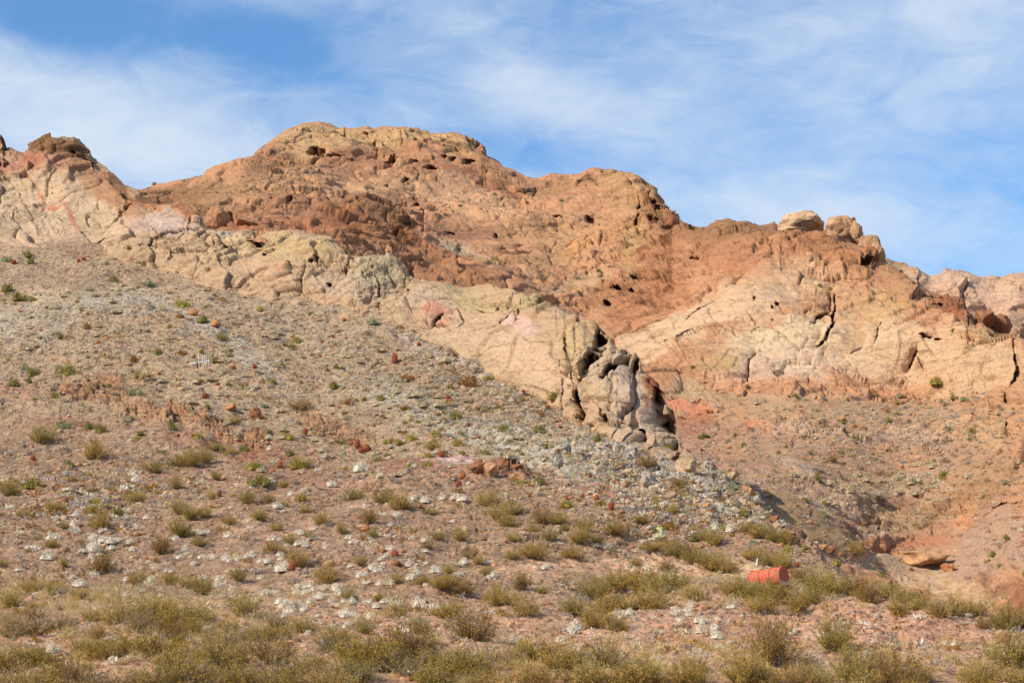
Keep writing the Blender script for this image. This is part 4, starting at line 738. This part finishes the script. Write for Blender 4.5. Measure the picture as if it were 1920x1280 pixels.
# ---------------------------------------------------------------- cholla
def cholla_mesh(seed):
    rn = random.Random(seed); V, Fc = [], []
    def arm(p, d, L, r, depth):
        e = p+d*L; tube(V, Fc, [p, p.lerp(e, .15), p.lerp(e, .6), p.lerp(e, .93), e], r*.9, r*.8, 6)
        for q in range(26):
            c = p.lerp(e, rn.random()); leafquad(V, Fc, c+Vector((rn.gauss(0, r*.6), rn.gauss(0, r*.6), rn.gauss(0, r*.6))), r*1.5, rn, .2, .15)
        if depth:
            for _ in range(rn.choice((2, 3))):
                nd = (d+Vector((rn.gauss(0, .8), rn.gauss(0, .8), rn.gauss(.1, .4)))).normalized(); arm(p.lerp(e, rn.uniform(.5, 1)), nd, L*.75, r*.8, depth-1)
    for _ in range(3): arm(Vector((rn.gauss(0, .08), rn.gauss(0, .08), -.05)), Vector((rn.gauss(0, .5), rn.gauss(0, .5), 1)).normalized(), .3, .05, 2)
    return mk_mesh('cholla', V, Fc, [M['chol']])
CH = [cholla_mesh(i) for i in range(3)]
for x, y, wd in ((735, 737, 16), (766, 776, 16), (645, 848, 14), (1245, 992, 26), (1233, 1004, 22), (873, 990, 16), (440, 1038, 16), (1415, 1100, 22), (685, 915, 12), (1350, 1070, 10), (948, 925, 16)):
    o = link('cholla_cactus', R.choice(CH)); place(o, x, y+wd*.4, wd, 1.0, .8); thing(o, 'cholla cactus', 'spiny pale yellow branching', x, y, wd)

# ---------------------------------------------------------------- yucca with separate leaves
yp, _n = on('ground', 266, 712)
yu = link('yucca', None); yu.location = yp; tag(yu, 'spiky yellow green yucca clump on the grey slope left of the fallen antenna', 'yucca')
LV, LF = [], []
for k in range(6):
    t = k/5; wv = .035*(1-t)**.6+.002; z = t; b_ = -.10*t*t
    LV += [(-wv, b_, z), (0, b_+.015, z), (wv, b_, z)]
for k in range(5):
    a = k*3; LF += [(a, a+1, a+4, a+3), (a+1, a+2, a+5, a+4)]
lm = mk_mesh('yucca_leaf', LV, LF, [M['yellow']]); lm2 = mk_mesh('yucca_dry_leaf', LV, LF, [M['straw']])
for c_, (ox, oy, sc_) in enumerate(((-.22, 0, .5), (.02, -.05, .42), (.26, .05, .62))):
    for k in range(26):
        lf = link('leaf', lm if not (c_ == 2 and k % 3 == 0) else lm2, yu); th = math.radians(R.uniform(8, 80) if c_ < 2 else R.uniform(20, 100)); a = R.uniform(0, 6.28)
        lf.location = (ox, oy, .02 if c_ < 2 else .12); lf.rotation_euler = (th, 0, a); s = sc_*R.uniform(.75, 1.1); lf.scale = (s*1.3, s, s)

# ---------------------------------------------------------------- rocks
ICO = [(0, 0, 1)]+[(math.cos(a)*.894, math.sin(a)*.894, .447) for a in [2*math.pi*i/5 for i in range(5)]]+[(math.cos(a)*.894, math.sin(a)*.894, -.447) for a in [2*math.pi*(i+.5)/5 for i in range(5)]]+[(0, 0, -1)]
ICF = [(0, 1+i, 1+(i+1) % 5) for i in range(5)]+[(1+i, 6+i, 1+(i+1) % 5) for i in range(5)]+[(6+i, 6+(i+1) % 5, 1+(i+1) % 5) for i in range(5)]+[(11, 6+(i+1) % 5, 6+i) for i in range(5)]
import bmesh
def rock_mesh(name, seed, sub, mat, angular=.5, sm=False):
    bm = bmesh.new(); bmesh.ops.create_icosphere(bm, subdivisions=sub, radius=.5); rn = random.Random(seed)
    cuts = [(Vector((rn.gauss(0, 1), rn.gauss(0, 1), rn.gauss(0, .8))).normalized(), rn.uniform(.25, .40)) for _ in range(13)]
    off = Vector((seed*3.1, seed*1.7, 0))
    from mathutils import noise
    for v in bm.verts:
        p = v.co.copy()
        for nn, dd in cuts:
            h = p.dot(nn)-dd
            if h > 0: p -= nn*h*angular*1.2
        p *= 1+.2*noise.noise(p*3+off)+(.10*noise.noise(p*8+off)+.06*noise.noise(p*19+off)-.10*max(0, .12-abs(noise.noise(p*4.5-off)))*6 if sub > 2 else 0)
        v.co = p
    me = bpy.data.meshes.new(name); bm.to_mesh(me); bm.free(); me.materials.append(mat)
    if sm: me.polygons.foreach_set('use_smooth', np.ones(len(me.polygons), bool))
    return me
def rockmat(name, rgb): 
    m, t, b = new_mat(name); tcn = N(t, 'ShaderNodeTexCoord'); v = tcn.outputs['Object']; c0 = tuple(x*ALB for x in lin(rgb))
    a = tnoise(t, v, 4, 7, .68).outputs['Fac']; f = tnoise(t, v, 22, 5, .7).outputs['Fac']
    c = mixc(t, maprange(t, a, .35, .65), tuple(x*.68 for x in c0), tuple(x*1.2 for x in c0)); c = mixc(t, maprange(t, f, .5, .34, 0, .6), c, mixc(t, 1.0, c, (.55, .52, .5), 'MULTIPLY'))
    t.links.new(c, b.inputs['Base Color']); bp = N(t, 'ShaderNodeBump'); bp.inputs['Strength'].default_value = .8; bp.inputs['Distance'].default_value = .05
    t.links.new(math_n(t, 'ADD', a, math_n(t, 'MULTIPLY', f, .4)), bp.inputs['Height']); t.links.new(bp.outputs[0], b.inputs['Normal']); return m
RM = {'knob': rockmat('brown_knob', (182, 132, 98)), 'orange': rockmat('orange_rock', (198, 138, 92)), 'brown': rockmat('brown_boulder', (160, 108, 76)), 'pale': rockmat('pale_boulder', (202, 166, 130)), 'grey': rockmat('grey_boulder', (186, 168, 148)), 'red': rockmat('red_rock', (168, 116, 92)), 'tan': rockmat('tan_boulder', (192, 146, 108))}
BL = [ # x, y centre, w, h, colour, angularity, label, layer
 (403, 606, 22, 20, 'orange', 1.0, 'pointed orange boulder on the grey slope above the antenna', None),
 (338, 590, 22, 13, 'brown', .8, 'low dark brown boulder beside a rounder tan one below the yellow green shrub', None),
 (361, 586, 16, 15, 'orange', .2, 'round tan orange boulder right of a low dark brown one', None),
 (475, 697, 26, 13, 'tan', 1.0, 'flat tan slab boulder with a barrel cactus behind it, right of the antenna', None),
 (432, 762, 30, 16, 'orange', .7, 'flat orange boulder left of the knobbly brown boulder on the mid slope', None),
 (480, 772, 32, 30, 'brown', .9, 'knobbly upright brown boulder on the mid slope', None),
 (686, 989, 26, 16, 'orange', .4, 'rounded orange boulder on the mauve gravel of the lower slope', None),
 (725, 995, 18, 10, 'tan', .6, 'small tan boulder right of the rounded orange boulder', None),
 (717, 1028, 13, 12, 'orange', .4, 'small orange rock left of the rusty red barrel cactus among white shrubs', None),
 (755, 1032, 11, 8, 'orange', .6, 'small orange rock right of the rusty red barrel cactus among white shrubs', None),
 (65, 930, 16, 8, 'orange', .9, 'orange stones at the foot of the rusty post', None),
 (1540, 786, 20, 12, 'pale', .5, 'pale boulder on the far bowl slope below the cream cliff', None),
 (1577, 783, 18, 14, 'tan', .8, 'cracked tan boulder right of a pale one on the far bowl slope', None),
 (1665, 838, 15, 11, 'orange', .8, 'small orange boulder in the middle of the far bowl slope', None),
 (1850, 590, 58, 50, 'brown', 1.0, 'dark red brown block perched on the right skyline shoulder', 'mountain'),
 (1882, 602, 46, 38, 'brown', 1.0, 'lower half of the split red brown block on the right skyline shoulder', 'mountain'),
 (1264, 414, 28, 28, 'brown', .3, 'round brown boulder at the right end of the middle summit', 'mountain'),
 (405, 408, 54, 48, 'knob', .5, 'big rounded brown knob behind the pale cliff on the left', None),
 (455, 415, 44, 24, 'knob', .8, 'low brown knob right of the big rounded knob', None),
 (1776, 1062, 36, 18, 'orange', .9, 'small orange boulder under the end of the big tan slab in the valley', None),
 (1736, 1044, 104, 44, 'tan', 1.0, 'big tan slab lying in the valley at lower right', None),
 (1922, 1142, 70, 84, 'brown', .5, 'big rounded brown rock at the right edge of the valley', None),
 (893, 876, 34, 26, 'brown', 1.0, 'leftmost brown block of the lower slope outcrop, beside a barrel cactus', None),
 (918, 880, 30, 30, 'tan', 1.0, 'tan brown upright block in the middle of the lower slope outcrop', None),
 (944, 876, 30, 18, 'brown', 1.0, 'third brown block from the left in the lower slope outcrop', None),
 (968, 886, 28, 14, 'brown', 1.0, 'rightmost and lowest brown block of the lower slope outcrop', None),
 (1292, 876, 34, 30, 'pale', 1.0, 'pale angular block at the foot of the cliff prow', None),
 (1330, 888, 30, 20, 'grey', 1.0, 'grey angular block just below the prow on the spur crest', None),
 (1372, 896, 32, 20, 'pale', 1.0, 'pale broken block on the spur crest, third down from the prow', None),
 (1404, 918, 26, 26, 'tan', 1.0, 'upright tan block on the spur crest above the brush', None),
 (1424, 946, 26, 22, 'grey', 1.0, 'grey block on the spur edge halfway down to the gully', None),
 (1452, 974, 30, 18, 'brown', 1.0, 'brown block on the spur edge beside the olive bushes', None),
 (1482, 996, 26, 18, 'tan', 1.0, 'tan block on the lower spur edge above two rusty rocks', None),
 (1214, 902, 44, 30, 'grey', 1.0, 'large grey slab with a dark hollow in the white ash beds', None),
 (1250, 928, 34, 20, 'pale', 1.0, 'pale tilted slab at the lower end of the ash beds', None),
 (1180, 884, 30, 18, 'pale', 1.0, 'pale slab left of the large grey slab in the ash beds', None),
 (1132, 866, 28, 14, 'grey', 1.0, 'low grey slab at the upper end of the ash beds', None),
 (1560, 1030, 34, 18, 'red', .8, 'red brown rock on the edge of the spur above the drum', None),
 (1545, 1024, 26, 14, 'tan', .8, 'tan rock beside the red brown one on the edge of the spur', None),
]
for k, (x, y, wd, hd, cn, ang, lab, lay) in enumerate(BL):
    o = link('boulder', rock_mesh('boulder', 100+k, 4, RM[cn], ang, True)); ly = lay or layer_at(x, y+hd*.3)
    p, n = on(ly, x, y+hd*.45); s = wd/F*p.y; o.location = p+Vector((0, s*.15, hd/wd*s*.40)); o.scale = (s*1.08, s*.9, s*hd/wd*1.12); o.rotation_euler = (0, R.uniform(-.15, .15), R.uniform(-.3, .3))
    tag(o, lab, 'boulder', GROUPS['boulder'])
for (x, y, wd, hd, D, cn, lab) in ((1502, 424, 104, 46, 156, 'pale', 'pale domed outcrop on the right skyline, leftmost of three'), (1578, 440, 84, 72, 154, 'tan', 'big rounded tan boulder in the middle of the right skyline'), (1606, 436, 22, 40, 152, 'tan', 'narrow rounded tan boulder leaning on the big skyline boulder'), (1634, 476, 54, 80, 152, 'tan', 'tall rounded tan boulder at the right end of the skyline boulders'), (1600, 413, 10, 14, 153, 'brown', 'small dark knob on top of the big skyline boulder'), (1632, 482, 40, 40, 140, 'brown', 'dark brown overhanging knob at the end of the mountain crest')):
    o = link('boulder', rock_mesh('skyline_boulder', 300+int(x), 5, RM[cn], .35, True)); q = unproj(np.array([x*1.0]), np.array([y*1.0]), np.array([D*1.0]))[0]; s = wd/F*D
    o.location = Vector(q.tolist()); o.scale = (s*1.05, s, hd/F*D*1.08); tag(o, lab, 'boulder', GROUPS['boulder'])
RK = [rock_mesh('rock', 500+k, 1, RM[c], 1.0) for k, c in enumerate(('orange', 'brown', 'pale', 'grey', 'grey', 'red', 'pale', 'tan', 'grey'))]
RKN = ('orange', 'brown', 'pale', 'grey', 'grey', 'red', 'pale', 'tan', 'grey')
zonesR = [(840, 660, 70, 30, 'p'), (930, 720, 60, 24, 'p'), (1010, 780, 70, 24, 'p'), (1100, 830, 60, 20, 'p'), (470, 545, 60, 14, 'o'), (450, 600, 140, 40, 'm'), (200, 600, 160, 60, 'm'), (200, 790, 170, 30, 'r'), (450, 850, 150, 30, 'r'), (800, 890, 100, 30, 'r'), (600, 900, 150, 40, 'r'), (1180, 870, 80, 30, 'p'), (1560, 880, 150, 50, 'm'), (1350, 780, 80, 30, 'm'), (150, 960, 100, 30, 'm'), (80, 720, 60, 30, 'r'), (1700, 780, 120, 30, 'm')]
n = 0
while n < 280:
    cx, cy, rx, ry, c = R.choice(zonesR); x = R.gauss(cx, rx); y = R.gauss(cy, ry); lay = layer_at(x, y)
    if lay == 'cliff' or not 0 < x < 1920 or (lay == 'mountain' and x < 1290) or (lay == 'ground' and x < 1285 and y < contact(x)+6): continue
    pool = {'p': (2, 3, 6, 8, 3), 'o': (0, 7, 3, 0), 'm': (3, 4, 8, 7, 1, 2), 'r': (5, 1, 5, 0, 3, 7)}[c]; k = R.choice(pool)
    o = link('rock', RK[k]); place(o, x, y, R.uniform(5, 12), R.uniform(.5, .9), 1, sink=-.12); thing(o, 'loose rock', RKN[k]+' angular', x, y, 8); n += 1
def merged_stuff(name, cnt, zones, szf, protos, mats, pick, label, cat, zsc=(.4, .8), sub=True):
    VV, FF, MI, off = [], [], [], 0; rs = np.random.RandomState(cnt); n = 0
    while n < cnt:
        z = zones[rs.randint(len(zones))]; x = z[0]+rs.randn()*z[2] if len(z) > 3 and z[2] < 900 else rs.uniform(-100, 2020); y = z[1]+rs.randn()*z[3]
        if not -120 < x < 2040 or y > 1296: continue
        lay = layer_at(x, y)
        if lay == 'cliff' or (lay == 'mountain' and (x < 1290 or y < 735)) or (lay == 'ground' and x < 1285 and y < contact(x)+3): continue
        p, nn = on(lay, x, y); s = szf(rs)*1.0; V, Fc = protos[rs.randint(len(protos))]
        a = rs.rand()*6.28; c_, s_ = math.cos(a), math.sin(a); W = V.copy(); W[:, 0] = V[:, 0]*c_-V[:, 1]*s_; W[:, 1] = V[:, 0]*s_+V[:, 1]*c_
        W = W*np.array([s, s*rs.uniform(.6, 1), s*rs.uniform(*zsc)])+np.array(p); VV.append(W); FF.append(Fc+off); off += len(V); MI.append(np.full(len(Fc), pick(rs, x, y), np.int32)); n += 1
    V = np.concatenate(VV); Fa = np.concatenate(FF); k = Fa.shape[1]
    me = bpy.data.meshes.new(name); me.vertices.add(len(V)); me.vertices.foreach_set('co', V.astype(np.float32).ravel()); me.loops.add(Fa.size); me.loops.foreach_set('vertex_index', Fa.ravel().astype(np.int32))
    me.polygons.add(len(Fa)); me.polygons.foreach_set('loop_start', (np.arange(len(Fa))*k).astype(np.int32)); me.update(calc_edges=True)
    for m in mats: me.materials.append(m)
    me.polygons.foreach_set('material_index', np.concatenate(MI)); o = bpy.data.objects.new(name, me); col.objects.link(o); tag(o, label, cat, kind='stuff'); return o
rs0 = np.random.RandomState(3)
ip = [(np.array(ICO)*.5*rs0.uniform(.65, 1.15, (12, 1)), np.array(ICF)) for _ in range(8)]
def szr(rs): return .06*(1+rs.pareto(2.4)) if rs.rand() < .97 else rs.uniform(.15, .32)
def szr2(rs): return min(szr(rs), .34)
def pickr(rs, x, y):
    g = [3, 4, 5, 3, 1, 4, 2] if y > 760 and x < 1250 else [3, 4, 2, 4, 3, 0, 1]
    return g[rs.randint(len(g))]
allA = [(0, 620, 1000, 90), (0, 760, 1000, 90), (0, 900, 1000, 80), (0, 1040, 1000, 80), (0, 1200, 1000, 50), (200, 620, 260, 70), (450, 640, 250, 80), (850, 700, 90, 40), (1000, 790, 90, 30), (1180, 890, 90, 35), (1300, 950, 60, 30), (160, 930, 90, 40), (1600, 880, 200, 70), (1750, 800, 120, 40)]
merged_stuff('gravel', 20000, allA, szr2, ip, [RM['orange'], RM['brown'], RM['pale'], RM['grey'], RM['tan'], RM['red']], pickr, 'loose angular gravel and small stones strewn over the slopes', 'gravel')
def tuftproto(seed, nb, asp):
    rn = random.Random(seed); V, Fc = dome_bush(rn, nb, .24, .8, 3, asp=asp); return np.array([list(v) for v in V]), np.array(Fc)
tp = [tuftproto(900+k, 36, .4) for k in range(6)]
merged_stuff('dry_ground_cover', 6500, allA, lambda rs: rs.uniform(.16, .45), tp, [M['tan'], M['grey'], M['pale'], M['creo_b'], M['green']], lambda rs, x, y: [0, 0, 1, 1, 0, 3, 1, 0, 4, 1][rs.randint(10)] if y < 900 else [0, 1, 1, 2, 3, 0, 3][rs.randint(7)], 'sparse dry tufts and tiny plants covering the slopes', 'ground cover', (.5, .9))
tp2 = [tuftproto(950+k, 60, .05) for k in range(6)]
merged_stuff('dry_grass', 1500, [(300, 1190, 300, 50), (900, 1240, 400, 40), (200, 1130, 200, 20), (1500, 1250, 300, 40), (1450, 1110, 200, 18)], lambda rs: rs.uniform(.3, .6), tp2, [M['straw'], M['tan'], M['creo']], lambda rs, x, y: [0, 1, 0, 2][rs.randint(4)], 'thin straw coloured dry grass between the foreground bushes', 'grass', (.7, 1.1))

# ---------------------------------------------------------------- rusty drum
def drum():
    p, n = on('ground', 1441, 1098); L = 66/F*p.y; r = 17/F*p.y
    root = link('oil_drum', None); root.location = p+Vector((0, 0, r*.72)); root.rotation_euler = (math.radians(-2), math.radians(86), math.radians(-42))
    tag(root, 'rusted red oil drum lying on its side among the creosote bushes', 'drum')
    m, t, b = new_mat('faded_red_paint'); b.inputs['Roughness'].default_value = .6; tcn = N(t, 'ShaderNodeTexCoord'); v = tcn.outputs['Object']
    a = tnoise(t, v, 5, 6, .7).outputs['Fac']; f = tnoise(t, v, 18, 5, .7).outputs['Fac']
    c = mixc(t, maprange(t, a, .35, .65), lin((188, 76, 56)), lin((212, 116, 92))); c = mixc(t, maprange(t, a, .50, .56), c, lin((140, 92, 58)))
    se = N(t, 'ShaderNodeSeparateXYZ'); t.links.new(v, se.inputs[0])
    pat = math_n(t, 'ADD', math_n(t, 'MULTIPLY', se.outputs[2], 1.2), math_n(t, 'MULTIPLY', se.outputs[0], 1.8)); pat = math_n(t, 'ADD', pat, math_n(t, 'MULTIPLY', a, .8))
    c = mixc(t, maprange(t, pat, 1.22, 1.36, 0, .8), c, lin((222, 196, 172)))
    t.links.new(c, b.inputs['Base Color']); bp = N(t, 'ShaderNodeBump'); bp.inputs['Strength'].default_value = .3; bp.inputs['Distance'].default_value = .01; t.links.new(a, bp.inputs['Height']); t.links.new(bp.outputs[0], b.inputs['Normal'])
    prof = [(-.5, .97), (-.48, 1.0), (-.18, 1.0), (-.02, .98), (.16, 1.0), (.46, .99), (.5, .97)]
    V, Fc, sg = [], [], 40
    for z, rr_ in prof:
        for i in range(sg):
            an = 2*math.pi*i/sg; dent = 1-.13*max(0, math.cos(an-2.4))*math.exp(-(z*6)**2)-.02*math.sin(3*an+z*4); V.append((r*rr_*dent*math.cos(an), r*rr_*dent*math.sin(an), z*L))
    for k in range(len(prof)-1):
        for i in range(sg): j = (i+1) % sg; Fc.append((k*sg+i, k*sg+j, (k+1)*sg+j, (k+1)*sg+i))
    mesh_obj('body', V, Fc, [m], root, True)
    for z in (-.17, .17):
        V, Fc = [], []
        for zz, rr_ in ((-.016, 1.0), (-.006, 1.045), (.006, 1.045), (.016, 1.0)):
            for i in range(sg): an = 2*math.pi*i/sg; V.append((r*rr_*math.cos(an), r*rr_*math.sin(an), (z+zz)*L))
        for k in range(3):
            for i in range(sg): j = (i+1) % sg; Fc.append((k*sg+i, k*sg+j, (k+1)*sg+j, (k+1)*sg+i))
        mesh_obj('hoop', V, Fc, [M['rustm']], root, True)
    for z in (-.492, .492):
        V = [(0, 0, z*L*.985)]; Fc = []
        for rr_, dz in ((.55, 0), (.9, 0), (.97, .012), (1.03, .014), (1.03, -.004)):
            for i in range(sg): an = 2*math.pi*i/sg; V.append((r*rr_*math.cos(an), r*rr_*math.sin(an), z*L+(dz*L if z > 0 else -dz*L)))
        for i in range(sg): Fc.append((0, 1+i, 1+(i+1) % sg))
        for k in range(4):
            for i in range(sg): j = (i+1) % sg; Fc.append((1+k*sg+i, 1+(k+1)*sg+i, 1+(k+1)*sg+j, 1+k*sg+j))
        mesh_obj('end_lid', V, Fc, [m], root)
drum()
# ---------------------------------------------------------------- fallen antenna
def antenna():
    p, n = on('ground', 372, 690); k = p.y/F
    root = link('antenna', None); root.location = p; tag(root, 'white metal aerial with thin cross rods lying on the grey slope', 'antenna')
    def P(x, y, dy=0): return Vector(((x-372)*k, dy, (690-y)*k))
    def part(nm, pts, r0, r1, m, n_=8):
        V, Fc = [], []; tube(V, Fc, pts, r0, r1, n_); return mesh_obj(nm, V, Fc, [m], root)
    part('boom', [P(353.5, 683), P(373, 680), P(392.5, 675.5, .1)], .034, .026, M['white'])
    for (x0, y0, x1, y1) in ((370.5, 661, 375, 690), (378.5, 662, 384, 696), (383, 664, 388, 692), (386.5, 669, 389, 684), (391, 669, 393, 684), (376, 678, 383, 671)):
        part('rod', [P(x0, y0, .12), P((x0+x1)/2, (y0+y1)/2, .02), P(x1, y1, -.12)], .0085, .0085, M['white'], 5)
    part('bracket', [P(370.5, 680, -.05), P(371, 684, -.05), P(371.5, 691, 0)], .035, .03, M['dark'], 6)
antenna()
def post(nm, px, py, h, wpx, mat, lab, lean=0):
    p, n = on('ground', px, py); k = p.y/F; V, Fc = [], []; r = wpx*k/2
    pts = [Vector((0, 0, -.1)), Vector((lean*.5, 0, h*k*.5)), Vector((lean, 0, h*k))]; tube(V, Fc, pts, r, r*.92, 8)
    o = mesh_obj(nm, V, Fc, [mat]); o.location = p; tag(o, lab, 'post'); return o
post('wooden_post', 65, 929, 26, 3.2, M['wood'], 'leaning rusty orange post standing in stones on the left slope', .05)
post('thin_stake', 19, 905, 24, 1.2, M['rustm'], 'thin rusty stake at the left edge behind a creosote bush')
post('iron_stake', 1673, 1130, 46, 1.8, M['dark'], 'tall thin dark iron stake rising from the brush on the right')
post('white_stake', 1419, 1059, 13, 2.6, M['white'], 'short pale stake on the sandy patch above the red drum', .05)
# ---------------------------------------------------------------- ground reaching on behind everything
me = mk_mesh('plain', [(-6000, -3000, -4), (6000, -3000, -4), (6000, 9000, -4), (-6000, 9000, -4)], [(0, 1, 2, 3)], [plain('plain_soil', (178, 142, 118), .2, .2)])
o = link('plain', me); o['kind'] = 'structure'

# ---------------------------------------------------------------- labels: each thing is described from a landmark near it
LM = [(375, 683, 'the white aerial'), (1441, 1082, 'the red drum'), (266, 703, 'the yucca'), (65, 915, 'the rusty post'), (475, 697, 'the flat tan slab'), (403, 606, 'the pointed orange boulder'), (480, 772, 'the knobbly brown boulder'), (686, 989, 'the rounded orange boulder'),
 (739, 672, 'the tallest barrel cactus'), (675, 838, 'the five clustered cacti'), (864, 900, 'the three orange cacti'), (548, 1060, 'the tall lower cactus'), (739, 1037, 'the red lower cactus'), (1144, 948, 'the cacti beside the ash beds'), (1673, 1105, 'the iron stake'), (1735, 1045, 'the tan valley slab'),
 (1565, 600, 'the long black crack'), (1110, 690, 'the shadowed cliff cleft'), (590, 495, 'the twin cliff holes'), (583, 283, 'the cave under the summit'), (1230, 400, 'the overhang on the summit'), (1157, 556, 'the small cave'), (905, 880, 'the lower brown outcrop'),
 (300, 772, 'the slotted brown outcrop'), (170, 728, 'the leftmost brown outcrop'), (1205, 900, 'the white ash beds'), (1300, 762, 'the orange streak'), (1604, 797, 'the bowl centre'), (1860, 590, 'the red skyline block'), (100, 490, 'the pale tower foot'), (340, 500, 'the left cliff foot'), (0, 1080, 'the lower left edge'),
 (300, 1060, 'the white shrub drift'), (150, 1220, 'the lower left corner'), (450, 1210, 'the left foreground brush'), (760, 1200, 'the central large creosote'), (1000, 1140, 'the bare middle patch'), (1080, 1180, 'the mound shrub row'), (1300, 1130, 'the shrubs below the drum'), (1457, 1205, 'the red mound creosote'), (1890, 1213, 'the right edge creosote'),
 (1100, 1250, 'the right foreground brush'), (1680, 1250, 'the lower right corner'), (1250, 1040, 'the orange sand patch'), (950, 970, 'the central creosote thicket'), (1060, 800, 'the scree under the prow'), (480, 1180, 'the slope foot brush'), (1850, 800, 'the right bowl end'), (1850, 930, 'the right brown slabs'), (1550, 950, 'the bowl low point'), (180, 600, 'the pale upper patch'), (1310, 940, 'the spur crest'),
 (620, 1090, 'the dense white shrub patch'), (560, 660, 'the upper gravel slope'), (800, 760, 'the grey middle slope'), (150, 990, 'the left white shrubs'), (440, 930, 'the mauve gravel'), (600, 720, 'the pebbly grey slope')]
ORD = ['nearest']+['%d%s nearest' % (k, {2: 'nd', 3: 'rd', 22: 'nd', 23: 'rd', 21: 'st'}.get(k, 'th')) for k in range(2, 40)]
buckets = {}
for th in THINGS:
    o, kind, desc, x, y, wd = th
    d, L_ = min((math.hypot(x-l[0], y-l[1]), l) for l in LM); dx, dy = x-L_[0], y-L_[1]
    if abs(dx) > abs(dy)*1.2: dr = 'right of' if dx > 0 else 'left of'
    else: dr = 'below' if dy > 0 else 'above'
    buckets.setdefault((kind, desc, dr, L_[2]), []).append((d, o, wd))
for (kind, desc, dr, lm_), lst in buckets.items():
    lst.sort(key=lambda a: a[0])
    for i, (d, o, wd) in enumerate(lst):
        if len(lst) == 1: lab = f'{desc} {kind} {dr} {lm_}'
        else: lab = f'{desc} {kind}, {ORD[min(i, 38)]} one {dr} {lm_}'
        tag(o, lab, 'rock' if kind == 'loose rock' else 'cactus' if 'cactus' in kind else 'bush' if 'creosote' in kind else 'shrub', GROUPS[kind])
